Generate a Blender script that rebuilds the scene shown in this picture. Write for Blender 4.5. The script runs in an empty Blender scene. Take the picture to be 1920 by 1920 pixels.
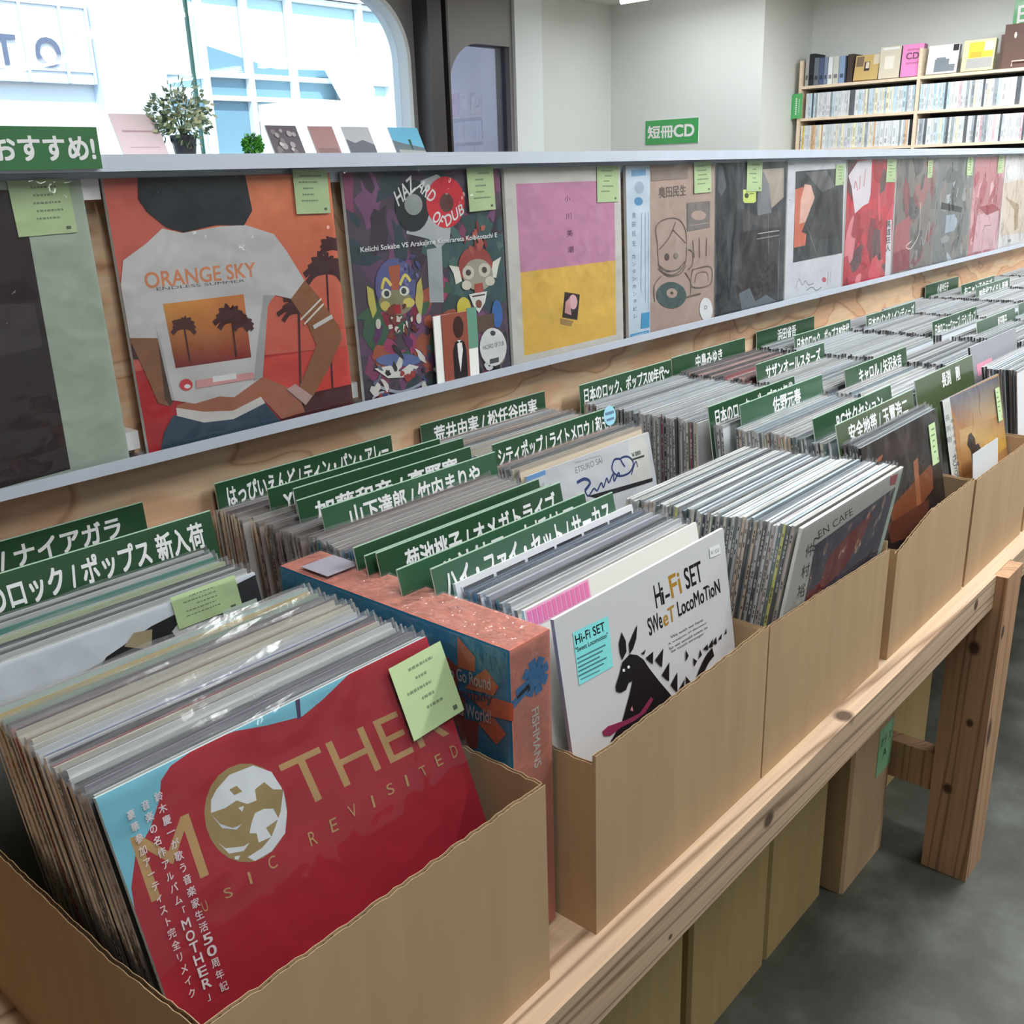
import bpy, math, random
from mathutils import Matrix, Vector, Euler

# ------------------------------------------------------------------ camera, sky, lights, exposure
scene = bpy.context.scene
COL = scene.collection
Z0 = 1.10                                   # floor level to the lower edge of the display rail
LAYER = 0.00002                             # one printed layer over another
GAIN = 1.42                                 # printed colours: photograph value -> surface albedo

cam_data = bpy.data.cameras.new('camera')
cam_data.sensor_width = 36.0
cam_data.lens = 1850.6 / 1920 * 36.0
cam_data.clip_start = 0.02
cam_data.clip_end = 100
cam = bpy.data.objects.new('camera', cam_data)
COL.objects.link(cam)
YAW, PITCH, ROLL = 0.8426, -0.3284, -0.0330
fw = Vector((math.sin(YAW) * math.cos(PITCH), math.cos(YAW) * math.cos(PITCH), math.sin(PITCH)))
rt = Vector((math.cos(YAW), -math.sin(YAW), 0))
up = rt.cross(fw)
r2 = math.cos(ROLL) * rt + math.sin(ROLL) * up
u2 = -math.sin(ROLL) * rt + math.cos(ROLL) * up
cam.matrix_world = Matrix(((r2.x, u2.x, -fw.x, -0.488), (r2.y, u2.y, -fw.y, -1.0833), (r2.z, u2.z, -fw.z, 0.3009 + Z0), (0, 0, 0, 1)))
scene.camera = cam

world = bpy.data.worlds.new('sky')
scene.world = world
world.use_nodes = True
wn = world.node_tree
wn.nodes.clear()
sky = wn.nodes.new('ShaderNodeTexSky')
sky.sky_type = 'NISHITA'
sky.sun_disc = False
sky.sun_elevation = math.radians(55)
sky.sun_rotation = math.radians(200)
bg = wn.nodes.new('ShaderNodeBackground')
bg.inputs['Strength'].default_value = 0.45
wo = wn.nodes.new('ShaderNodeOutputWorld')
wn.links.new(sky.outputs[0], bg.inputs[0])
wn.links.new(bg.outputs[0], wo.inputs[0])

sun_data = bpy.data.lights.new('sun', 'SUN')
sun_data.energy = 7.0
sun_data.angle = 0.02
sun_data.color = (1.0, 0.97, 0.93)
sun = bpy.data.objects.new('sun', sun_data)
COL.objects.link(sun)
sun.rotation_euler = (math.radians(38), 0, math.radians(-15))     # high, from behind the shop: lights the houses across the street

TUBES = [(1.4, -1.15), (3.0, -1.15), (4.35, -1.15), (1.4, -2.9), (3.0, -2.9), (-0.9, 1.1), (1.0, 1.1), (2.6, 1.1), (4.35, 0.30), (-0.2, -1.15), (4.20, 1.62)]  # all but the last are unseen; shelf-wall and left tubes added for brightness
TUBE_W = [30.0, 38.0, 24.0, 4.0, 4.0, 26.0, 17.0, 13.0, 18.0, 12.0, 5.0]
view = scene.view_settings
view.view_transform = 'Standard'
view.look = 'None'
view.gamma = 1.0
view.use_curve_mapping = False
view.exposure = 0.10
scene.cycles.max_bounces = 8
scene.cycles.diffuse_bounces = 4
scene.cycles.glossy_bounces = 4
scene.cycles.transmission_bounces = 6
scene.cycles.transparent_max_bounces = 24
scene.cycles.use_denoising = True
scene.cycles.caustics_reflective = False
scene.cycles.caustics_refractive = False

# ------------------------------------------------------------------ helpers
def lin(c):
    c /= 255.0
    return c / 12.92 if c <= 0.04045 else ((c + 0.055) / 1.055) ** 2.4

def C(rgb, g=None):
    g = GAIN if g is None else g
    return tuple(min(0.86, lin(v) * g) for v in rgb) + (1.0,)

class MB:
    """Collects faces with their own colours; build() links them as ONE mesh object."""
    def __init__(s):
        s.v, s.f, s.c, s.m = [], [], [], []
    def face(s, pts, col, mi=0):
        n = len(s.v)
        s.v.extend(pts)
        s.f.append(tuple(range(n, n + len(pts))))
        s.c.append(col if isinstance(col, list) else [col] * len(pts))
        s.m.append(mi)
    def box(s, x0, x1, y0, y1, z0, z1, col, mi=0, **k):
        p = [(x0, y0, z0), (x1, y0, z0), (x1, y1, z0), (x0, y1, z0), (x0, y0, z1), (x1, y0, z1), (x1, y1, z1), (x0, y1, z1)]
        for nm, q in (('front', (0, 1, 5, 4)), ('right', (1, 2, 6, 5)), ('back', (2, 3, 7, 6)), ('left', (3, 0, 4, 7)), ('top', (4, 5, 6, 7)), ('bottom', (3, 2, 1, 0))):
            s.face([p[i] for i in q], k.get(nm, col), mi)
    def tube(s, pts, r, col, mi=0, n=8, cap=True):
        rings = []
        for i, p in enumerate(pts):
            p = Vector(p)
            d = (Vector(pts[min(i + 1, len(pts) - 1)]) - Vector(pts[max(i - 1, 0)])).normalized()
            a = d.orthogonal().normalized()
            b = d.cross(a)
            rr = r[i] if isinstance(r, (list, tuple)) else r
            rings.append([tuple(p + rr * (math.cos(t) * a + math.sin(t) * b)) for t in [2 * math.pi * k / n for k in range(n)]])
        for A, B in zip(rings, rings[1:]):
            for k in range(n):
                s.face([A[k], A[(k + 1) % n], B[(k + 1) % n], B[k]], col, mi)
        if cap:
            s.face(rings[0][::-1], col, mi)
            s.face(rings[-1], col, mi)
    def build(s, name, mats, parent=None, loc=(0, 0, 0), rot=(0, 0, 0), smooth=False):
        me = bpy.data.meshes.new(name)
        me.from_pydata(s.v, [], s.f)
        for m in (mats if isinstance(mats, (list, tuple)) else [mats]):
            me.materials.append(m)
        me.polygons.foreach_set('material_index', s.m)
        at = me.color_attributes.new('Col', 'FLOAT_COLOR', 'CORNER')
        flat = []
        for cs in s.c:
            for c in cs:
                flat.extend(c)
        at.data.foreach_set('color', flat)
        if smooth:
            me.polygons.foreach_set('use_smooth', [True] * len(me.polygons))
        me.update()
        o = bpy.data.objects.new(name, me)
        COL.objects.link(o)
        if parent is not None:
            o.parent = parent
        o.location = loc
        o.rotation_euler = rot
        return o

def tag(o, label, cat, group=None):
    o['label'] = label
    o['category'] = cat
    if group:
        o['group'] = group
    return o

def struct(o):
    o['kind'] = 'structure'
    return o

def empty(name, loc, label, cat, group=None, rot=(0, 0, 0)):
    o = bpy.data.objects.new(name, None)
    COL.objects.link(o)
    o.location = loc
    o.rotation_euler = rot
    return tag(o, label, cat, group)

_gl = {}
def glyphs(body, bold):
    """Flat outline of a line of writing in unit coordinates: (points, faces)."""
    key = (body, bold)
    if key in _gl:
        return _gl[key]
    cu = bpy.data.curves.new('lettering', 'FONT')
    cu.body = body
    cu.resolution_u = 4
    t = bpy.data.objects.new('lettering', cu)
    COL.objects.link(t)
    dg = bpy.context.evaluated_depsgraph_get()
    me = t.evaluated_get(dg).to_mesh()
    P = [(v.co.x, v.co.y) for v in me.vertices]
    F = [tuple(p.vertices) for p in me.polygons]
    t.evaluated_get(dg).to_mesh_clear()
    bpy.data.objects.remove(t)
    bpy.data.curves.remove(cu)
    if P:
        x0, x1 = min(p[0] for p in P), max(p[0] for p in P)
        y0, y1 = min(p[1] for p in P), max(p[1] for p in P)
        if len(body) == 1 and ord(body) > 0x2e80:
            x0, x1, y0, y1 = 0.0, 1.0, -0.12, 0.88
        P = [((x - x0) / (x1 - x0 or 1), (y - y0) / (y1 - y0 or 1)) for x, y in P]
        e = (0.0, 0.0, 0.014, 0.026)[bold]            # heavier strokes: the line laid over itself, slightly shifted
        if e:
            dx, dy = e / (x1 - x0 or 1), e / (y1 - y0 or 1)
            n, P0, F0 = len(P), P, F
            P, F = [], []
            for k, (sx, sy) in enumerate(((-1, -1), (1, -1), (-1, 1), (1, 1))):
                P += [(x + sx * dx, y + sy * dy, k) for x, y in P0]
                F += [tuple(i + k * n for i in f) for f in F0]
    _gl[key] = (P, F)
    return _gl[key]

def write(mb, body, o, ex, ey, col, bold=1, mi=0):
    """Writing whose line starts at o, runs along ex and is ey tall."""
    P, F = glyphs(body, bold)
    o, ex, ey = Vector(o), Vector(ex), Vector(ey)
    nn = ex.cross(ey).normalized() * 0.000008
    Q = [tuple(o + ex * c[0] + ey * c[1] + nn * (c[2] if len(c) > 2 else 0)) for c in P]
    for f in F:
        mb.face([Q[i] for i in f], col, mi)

def clip(poly, lo=0.0, hi=1.0):
    for ax, lim, sg in ((0, lo, 1), (0, hi, -1), (1, lo, 1), (1, hi, -1)):
        out = []
        for i, p in enumerate(poly):
            q = poly[i - 1]
            a, b = sg * (p[ax] - lim) >= 0, sg * (q[ax] - lim) >= 0
            if a != b:
                t = (lim - q[ax]) / (p[ax] - q[ax])
                out.append((q[0] + t * (p[0] - q[0]), q[1] + t * (p[1] - q[1])))
            if a:
                out.append(p)
        poly = out
        if len(poly) < 3:
            return []
    return poly

def stroke(pts, w):
    if len(pts) > 2:                              # a smooth curve through the points
        q = [pts[0]] + list(pts) + [pts[-1]]
        sm = []
        for a, b_, c, d in zip(q, q[1:], q[2:], q[3:]):
            for t in (0.0, 0.25, 0.5, 0.75):
                sm.append(tuple(0.5 * (2 * b_[i] + (c[i] - a[i]) * t + (2 * a[i] - 5 * b_[i] + 4 * c[i] - d[i]) * t * t + (3 * b_[i] - a[i] - 3 * c[i] + d[i]) * t ** 3) for i in (0, 1)))
        pts = sm + [pts[-1]]
    L, R = [], []
    for i, p in enumerate(pts):
        a, b = pts[max(i - 1, 0)], pts[min(i + 1, len(pts) - 1)]
        dx, dy = b[0] - a[0], b[1] - a[1]
        d = math.hypot(dx, dy) or 1
        L.append((p[0] - dy / d * w / 2, p[1] + dx / d * w / 2))
        R.append((p[0] + dy / d * w / 2, p[1] - dx / d * w / 2))
    return [[L[i], R[i], R[i + 1], L[i + 1]] for i in range(len(pts) - 1)]

def cover(mb, key, w, h, gain=None):
    """Prints the cover ART[key] on the front (y = 0, facing -y) of a w x h sleeve; thousandths of its sides."""
    bgc, items = ART[key]
    d = 0.0
    for it in items:
        d -= LAYER
        y = d
        def at(p):
            return (p[0] * w, y, p[1] * h)
        if it[0] == 'P':
            pl = clip([(a / 1000, b / 1000) for a, b in it[2]])
            if pl:
                mb.face([at(p) for p in pl], C(it[1], gain))
        elif it[0] == 'G':
            pl = [(min(1, max(0, a / 1000)), min(1, max(0, b / 1000))) for a, b in it[2]]
            mb.face([at(p) for p in pl], [C(c, gain) for c in it[1]])
        elif it[0] == 'S':
            for qd in stroke([(a / 1000, b / 1000) for a, b in it[3]], it[2] / 1000):
                pl = clip(qd)
                if pl:
                    mb.face([at(p) for p in pl], C(it[1], gain))
        elif it[0] == 'T':
            o, e, t = [Vector((p[0] / 1000 * w, y, p[1] / 1000 * h)) for p in it[3:6]]
            write(mb, it[1], o, e - o, t - o, C(it[2], gain), it[6])
            d -= LAYER
        elif it[0] == 'R':
            rnd = random.Random(it[4])
            x0, y0, x1, y1 = it[5]
            for j in range(it[1]):
                d -= 0.000005
                y = d
                cx, cy, r = rnd.uniform(x0, x1), rnd.uniform(y0, y1), rnd.uniform(*it[3])
                st = rnd.uniform(0.7, 1.8)
                an = rnd.uniform(0, 3.14)
                pts = []
                for q in range(11):
                    t = q * 6.2832 / 11
                    rr = r * rnd.uniform(0.55, 1.15)
                    a, b = rr * math.cos(t) * st, rr * math.sin(t) / st
                    pts.append(((cx + a * math.cos(an) - b * math.sin(an)) / 1000, (cy + a * math.sin(an) + b * math.cos(an)) / 1000))
                pl = clip(pts)
                if pl:
                    mb.face([at(p) for p in pl], C(rnd.choice(it[2]), gain))
    return d - LAYER - 0.0003

# ------------------------------------------------------------------ materials
def mat(name):
    m = bpy.data.materials.new(name)
    m.use_nodes = True
    nt = m.node_tree
    nt.nodes.clear()
    out = nt.nodes.new('ShaderNodeOutputMaterial')
    return m, nt, out

def N(nt, t, **k):
    n = nt.nodes.new(t)
    for a, v in k.items():
        if a in n.inputs.keys() if hasattr(n.inputs, 'keys') else False:
            n.inputs[a].default_value = v
        else:
            setattr(n, a, v)
    return n

def ramp(nt, stops, interp='LINEAR'):
    r = nt.nodes.new('ShaderNodeValToRGB')
    r.color_ramp.interpolation = interp
    while len(r.color_ramp.elements) < len(stops):
        r.color_ramp.elements.new(0.5)
    for e, (p, c) in zip(r.color_ramp.elements, stops):
        e.position = p
        e.color = c
    return r

def coords(nt, scale, rot=(0, 0, 0)):
    g = nt.nodes.new('ShaderNodeNewGeometry')
    mp = nt.nodes.new('ShaderNodeMapping')
    mp.inputs['Scale'].default_value = scale
    mp.inputs['Rotation'].default_value = rot
    nt.links.new(g.outputs['Position'], mp.inputs['Vector'])
    return mp.outputs[0]

def printed(name, rough=0.45, coat=0.0, spec=0.5):
    m, nt, out = mat(name)
    a = N(nt, 'ShaderNodeAttribute', attribute_name='Col')
    p = nt.nodes.new('ShaderNodeBsdfPrincipled')
    p.inputs['Roughness'].default_value = rough
    p.inputs['Specular IOR Level'].default_value = spec
    p.inputs['Coat Weight'].default_value = coat
    p.inputs['Coat Roughness'].default_value = 0.12
    nt.links.new(a.outputs['Color'], p.inputs['Base Color'])
    nt.links.new(p.outputs[0], out.inputs[0])
    return m

def plain(name, rgb, rough=0.5, metal=0.0, g=None, noise=0.0, scale=8.0, spec=0.5):
    m, nt, out = mat(name)
    p = nt.nodes.new('ShaderNodeBsdfPrincipled')
    p.inputs['Roughness'].default_value = rough
    p.inputs['Metallic'].default_value = metal
    p.inputs['Specular IOR Level'].default_value = spec
    c = C(rgb, g)
    n = nt.nodes.new('ShaderNodeTexNoise')
    n.inputs['Scale'].default_value = scale
    n.inputs['Detail'].default_value = 4
    r = ramp(nt, [(0.3, tuple(v * (1 - noise) for v in c[:3]) + (1,)), (0.7, tuple(min(0.9, v * (1 + noise)) for v in c[:3]) + (1,))])
    nt.links.new(coords(nt, (1, 1, 1)), n.inputs['Vector'])
    nt.links.new(n.outputs[0], r.inputs[0])
    nt.links.new(r.outputs[0], p.inputs['Base Color'])
    nt.links.new(p.outputs[0], out.inputs[0])
    return m

def film(name, gloss=0.10, rough=0.06, tint=(1, 1, 1, 1), bump=0.25, scale=9.0, haze=0.0):
    """Clear plastic: mostly see-through, a glossy reflection that grows at grazing angles, a little white haze."""
    m, nt, out = mat(name)
    tr = nt.nodes.new('ShaderNodeBsdfTransparent')
    tr.inputs[0].default_value = tint
    gl = nt.nodes.new('ShaderNodeBsdfGlossy')
    gl.inputs['Roughness'].default_value = rough
    n = nt.nodes.new('ShaderNodeTexNoise')
    n.inputs['Scale'].default_value = scale
    n.inputs['Detail'].default_value = 3
    nt.links.new(coords(nt, (1, 1, 1)), n.inputs['Vector'])
    b = nt.nodes.new('ShaderNodeBump')
    b.inputs['Strength'].default_value = bump
    b.inputs['Distance'].default_value = 0.02
    nt.links.new(n.outputs[0], b.inputs['Height'])
    nt.links.new(b.outputs[0], gl.inputs['Normal'])
    lw = nt.nodes.new('ShaderNodeLayerWeight')
    lw.inputs[0].default_value = 0.25
    nt.links.new(b.outputs[0], lw.inputs['Normal'])
    ma = N(nt, 'ShaderNodeMath', operation='MULTIPLY_ADD')
    ma.inputs[1].default_value = 0.5
    ma.inputs[2].default_value = gloss * 0.4
    ma.use_clamp = True
    nt.links.new(lw.outputs['Fresnel'], ma.inputs[0])
    mx = nt.nodes.new('ShaderNodeMixShader')
    nt.links.new(ma.outputs[0], mx.inputs[0])
    nt.links.new(tr.outputs[0], mx.inputs[1])
    nt.links.new(gl.outputs[0], mx.inputs[2])
    last = mx
    if haze > 0:
        d = nt.nodes.new('ShaderNodeBsdfDiffuse')
        d.inputs[0].default_value = (0.8, 0.82, 0.86, 1)
        tl = nt.nodes.new('ShaderNodeBsdfTranslucent')
        tl.inputs[0].default_value = (0.8, 0.82, 0.86, 1)
        m2 = nt.nodes.new('ShaderNodeMixShader')
        m2.inputs[0].default_value = 0.4
        nt.links.new(d.outputs[0], m2.inputs[1])
        nt.links.new(tl.outputs[0], m2.inputs[2])
        m3 = nt.nodes.new('ShaderNodeMixShader')
        m3.inputs[0].default_value = haze
        nt.links.new(mx.outputs[0], m3.inputs[1])
        nt.links.new(m2.outputs[0], m3.inputs[2])
        last = m3
    nt.links.new(last.outputs[0], out.inputs[0])
    return m

def wood(name, base, dark, scale, wscale=3.0, dist=6.0, rough=0.55, amount=0.75, rot=(0, 0, 0), knots=(), g=None):
    """Sawn softwood: growth-ring bands stretched along the board, fine fibre noise, a few dark knots."""
    m, nt, out = mat(name)
    v = coords(nt, scale, rot)
    w = N(nt, 'ShaderNodeTexWave', wave_type='BANDS', bands_direction='DIAGONAL')
    w.inputs['Scale'].default_value = wscale
    w.inputs['Distortion'].default_value = dist
    w.inputs['Detail'].default_value = 3
    w.inputs['Detail Scale'].default_value = 1.2
    nt.links.new(v, w.inputs['Vector'])
    cb, cd = C(base, g), C(dark, g)
    r = ramp(nt, [(0.0, cb), (0.62, cb), (0.84, tuple(a * (1 - amount) + b * amount for a, b in zip(cb, cd))), (0.95, cb)])
    nt.links.new(w.outputs['Color'], r.inputs[0])
    n = nt.nodes.new('ShaderNodeTexNoise')
    n.inputs['Scale'].default_value = 14
    n.inputs['Detail'].default_value = 5
    nt.links.new(v, n.inputs['Vector'])
    r2_ = ramp(nt, [(0.25, (0.82, 0.80, 0.78, 1)), (0.7, (1.08, 1.06, 1.04, 1))])
    nt.links.new(n.outputs[0], r2_.inputs[0])
    mx = N(nt, 'ShaderNodeMixRGB', blend_type='MULTIPLY')
    mx.inputs[0].default_value = 1
    nt.links.new(r.outputs[0], mx.inputs[1])
    nt.links.new(r2_.outputs[0], mx.inputs[2])
    last = mx.outputs[0]
    gpos = nt.nodes.new('ShaderNodeNewGeometry')
    for (kx, ky, kz, sx, sy, sz) in knots:
        sb = N(nt, 'ShaderNodeVectorMath', operation='SUBTRACT')
        sb.inputs[1].default_value = (kx, ky, kz)
        nt.links.new(gpos.outputs['Position'], sb.inputs[0])
        ml = N(nt, 'ShaderNodeVectorMath', operation='MULTIPLY')
        ml.inputs[1].default_value = (1 / sx, 1 / sy, 1 / sz)
        nt.links.new(sb.outputs[0], ml.inputs[0])
        ln = N(nt, 'ShaderNodeVectorMath', operation='LENGTH')
        nt.links.new(ml.outputs[0], ln.inputs[0])
        kr = ramp(nt, [(0.55, (1, 1, 1, 1)), (1.0, (0, 0, 0, 1))])
        nt.links.new(ln.outputs['Value'], kr.inputs[0])
        km = nt.nodes.new('ShaderNodeMixRGB')
        km.inputs[2].default_value = tuple(0.45 * x for x in cd[:3]) + (1,)
        nt.links.new(kr.outputs[0], km.inputs[0])
        nt.links.new(last, km.inputs[1])
        last = km.outputs[0]
    p = nt.nodes.new('ShaderNodeBsdfPrincipled')
    p.inputs['Roughness'].default_value = rough
    nt.links.new(last, p.inputs['Base Color'])
    nt.links.new(p.outputs[0], out.inputs[0])
    return m

def plywood(name):
    """Rotary-cut softwood ply: broad flame figure with darker contour lines."""
    m, nt, out = mat(name)
    n = nt.nodes.new('ShaderNodeTexNoise')
    n.inputs['Scale'].default_value = 1.0
    n.inputs['Detail'].default_value = 2.2
    n.inputs['Roughness'].default_value = 0.45
    n.inputs['Distortion'].default_value = 0.35
    nt.links.new(coords(nt, (3.2, 3.2, 9.0)), n.inputs['Vector'])
    mu = N(nt, 'ShaderNodeMath', operation='MULTIPLY')
    mu.inputs[1].default_value = 4.6
    fr = N(nt, 'ShaderNodeMath', operation='FRACT')
    nt.links.new(n.outputs[0], mu.inputs[0])
    nt.links.new(mu.outputs[0], fr.inputs[0])
    a, b, c = C((214, 176, 145)), C((197, 158, 127)), C((166, 127, 99))
    r = ramp(nt, [(0.0, c), (0.05, b), (0.12, a), (0.5, a), (0.64, b), (0.96, b), (1.0, c)])
    nt.links.new(fr.outputs[0], r.inputs[0])
    f = nt.nodes.new('ShaderNodeTexNoise')
    f.inputs['Scale'].default_value = 40
    f.inputs['Detail'].default_value = 4
    nt.links.new(coords(nt, (0.25, 1, 3)), f.inputs['Vector'])
    r3 = ramp(nt, [(0.3, (0.88, 0.87, 0.86, 1)), (0.7, (1.06, 1.05, 1.04, 1))])
    nt.links.new(f.outputs[0], r3.inputs[0])
    mx = N(nt, 'ShaderNodeMixRGB', blend_type='MULTIPLY')
    mx.inputs[0].default_value = 1
    nt.links.new(r.outputs[0], mx.inputs[1])
    nt.links.new(r3.outputs[0], mx.inputs[2])
    last = mx.outputs[0]
    vo = nt.nodes.new('ShaderNodeTexVoronoi')
    vo.inputs['Scale'].default_value = 1.0
    nt.links.new(coords(nt, (2.3, 0.01, 5.5)), vo.inputs['Vector'])
    kr = ramp(nt, [(0.055, (1, 1, 1, 1)), (0.085, (0, 0, 0, 1))])
    nt.links.new(vo.outputs['Distance'], kr.inputs[0])
    km = nt.nodes.new('ShaderNodeMixRGB')
    km.inputs[2].default_value = C((84, 48, 30))
    nt.links.new(kr.outputs[0], km.inputs[0])
    nt.links.new(last, km.inputs[1])
    p = nt.nodes.new('ShaderNodeBsdfPrincipled')
    p.inputs['Roughness'].default_value = 0.5
    nt.links.new(km.outputs[0], p.inputs['Base Color'])
    nt.links.new(p.outputs[0], out.inputs[0])
    return m

def concrete(name):
    m, nt, out = mat(name)
    n = nt.nodes.new('ShaderNodeTexNoise')
    n.inputs['Scale'].default_value = 4.5
    n.inputs['Detail'].default_value = 8
    n.inputs['Roughness'].default_value = 0.62
    nt.links.new(coords(nt, (1, 1, 1)), n.inputs['Vector'])
    r = ramp(nt, [(0.30, C((46, 46, 41), 1)), (0.5, C((68, 69, 63), 1)), (0.68, C((94, 97, 91), 1))])
    nt.links.new(n.outputs[0], r.inputs[0])
    s = nt.nodes.new('ShaderNodeTexNoise')
    s.inputs['Scale'].default_value = 26
    s.inputs['Detail'].default_value = 6
    nt.links.new(coords(nt, (0.5, 3.0, 1), (0, 0, 0.7)), s.inputs['Vector'])
    sr = ramp(nt, [(0.62, (0, 0, 0, 1)), (0.76, (0.22, 0.22, 0.22, 1))])
    nt.links.new(s.outputs[0], sr.inputs[0])
    mx = nt.nodes.new('ShaderNodeMixRGB')
    mx.inputs[2].default_value = C((112, 110, 102), 1)
    nt.links.new(sr.outputs[0], mx.inputs[0])
    nt.links.new(r.outputs[0], mx.inputs[1])
    p = nt.nodes.new('ShaderNodeBsdfPrincipled')
    p.inputs['Roughness'].default_value = 0.42
    nt.links.new(mx.outputs[0], p.inputs['Base Color'])
    nt.links.new(p.outputs[0], out.inputs[0])
    return m

def cardboard(name, rgb, g=None):
    m, nt, out = mat(name)
    n = nt.nodes.new('ShaderNodeTexNoise')
    n.inputs['Scale'].default_value = 30
    n.inputs['Detail'].default_value = 5
    nt.links.new(coords(nt, (1.2, 1.2, 0.12)), n.inputs['Vector'])
    c = C(rgb, g)
    r = ramp(nt, [(0.3, tuple(v * 0.93 for v in c[:3]) + (1,)), (0.7, tuple(v * 1.05 for v in c[:3]) + (1,))])
    nt.links.new(n.outputs[0], r.inputs[0])
    p = nt.nodes.new('ShaderNodeBsdfPrincipled')
    p.inputs['Roughness'].default_value = 0.75
    p.inputs['Specular IOR Level'].default_value = 0.25
    nt.links.new(r.outputs[0], p.inputs['Base Color'])
    nt.links.new(p.outputs[0], out.inputs[0])
    return m

def emitter(name, rgb, strength):
    m, nt, out = mat(name)
    e = nt.nodes.new('ShaderNodeEmission')
    e.inputs[0].default_value = rgb
    e.inputs[1].default_value = strength
    nt.links.new(e.outputs[0], out.inputs[0])
    return m

M_PRINT = printed('printed_paper', 0.42)
M_SATIN = printed('satin_print', 0.42, 0.0, 0.25)
M_MATTE = printed('matt_print', 0.7, 0.0, 0.3)
M_SIGN = printed('laminated_card', 0.28, 0.35)
M_FILM = film('clear_sleeve', 0.08, 0.06, bump=0.85, scale=9, haze=0.008)
M_WRAP = film('shrink_wrap', 0.16, 0.10, bump=0.9, scale=28, haze=0.05)
M_LIP = film('sleeve_rim', 0.34, 0.11, bump=0.05, scale=30, haze=0.10)
M_GLASS = film('window_glass', 0.06, 0.01, (0.94, 0.98, 0.98, 1), bump=0.0)
M_TINT = film('tinted_glass', 0.16, 0.015, (0.38, 0.39, 0.44, 1), bump=0.0)
M_CARD = cardboard('brown_cardboard', (162, 136, 106))
M_CARDIN = cardboard('cut_cardboard', (160, 134, 104))
M_FLUTE = cardboard('cardboard_flutes', (120, 96, 72))
M_CARD2 = cardboard('olive_cardboard', (150, 128, 88))
M_PINE = wood('sawn_pine', (176, 152, 128), (112, 86, 64), (0.35, 9, 13), 1.0, 7.0, amount=0.9,
              knots=[(0.47, -0.632, Z0 - 0.452, 0.016, 0.02, 0.013), (0.71, -0.62, Z0 - 0.424, 0.02, 0.016, 0.02), (1.245, -0.632, Z0 - 0.445, 0.014, 0.02, 0.013), (0.12, -0.55, Z0 - 0.424, 0.012, 0.01, 0.02), (0.25, -0.632, Z0 - 0.475, 0.005, 0.02, 0.004)])
M_POST = wood('pine_post', (164, 128, 98), (104, 70, 50), (11, 11, 0.4), 1.0, 5.0,
              knots=[(1.36, -0.61, 0.52, 0.02, 0.014, 0.02), (1.36, -0.595, 0.20, 0.02, 0.012, 0.016), (1.36, -0.62, 0.36, 0.02, 0.009, 0.012), (1.375, -0.65, 0.34, 0.016, 0.02, 0.04), (1.37, -0.65, 0.56, 0.012, 0.02, 0.018)])
M_PLY = plywood('flame_plywood')
M_BEECH = wood('pale_shelf_wood', (206, 188, 168), (184, 160, 138), (3, 3, 20), 1.5, 2.0, amount=0.4)
M_FLOOR = concrete('worn_concrete')
M_ALU = plain('brushed_aluminium', (172, 178, 190), 0.38, 0.25, noise=0.03, scale=20)
M_WALL = plain('cream_wall_paint', (214, 218, 216), 0.8, noise=0.015, scale=2, g=1.05)
M_WALLW = plain('white_paint_window_lit', (224, 232, 240), 0.7, noise=0.01, scale=2, g=1.05)  # cool window light falling on the jamb is put into this white
M_DARKW = plain('brown_wall', (110, 98, 88), 0.8, noise=0.05, scale=2, g=1.0)
M_CEIL = plain('ceiling_paint', (222, 222, 214), 0.85, noise=0.01, scale=2, g=1.05)
M_BLACK = plain('black_metal', (46, 42, 42), 0.4, 0.0, noise=0.05, scale=5)
M_GREYP = plain('grey_metal', (108, 106, 108), 0.45, 0.0, noise=0.03, scale=5)
M_WHITEP = plain('white_plastic', (220, 220, 222), 0.4, noise=0.01)
M_FAC = plain('facade_white', (236, 238, 240), 0.8, noise=0.02, g=1.0, scale=1)
M_FACB = plain('facade_pale_blue', (208, 222, 242), 0.8, noise=0.02, g=1.0, scale=1)
M_FACG = plain('facade_glass', (184, 216, 228), 0.3, noise=0.04, g=1.0, scale=1)
M_FACD = plain('facade_dark_glass', (100, 134, 150), 0.3, noise=0.05, g=1.0, scale=1)
M_GREYW = plain('grey_render', (120, 122, 130), 0.8, noise=0.04, g=1.0)
M_LEAF = printed('leaf', 0.5)
M_LAMP = emitter('lamp_tube', (1.0, 0.98, 0.95, 1), 9.0)
WHITE = C((205, 207, 210))
GREENTAG = (164, 184, 138)

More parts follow.
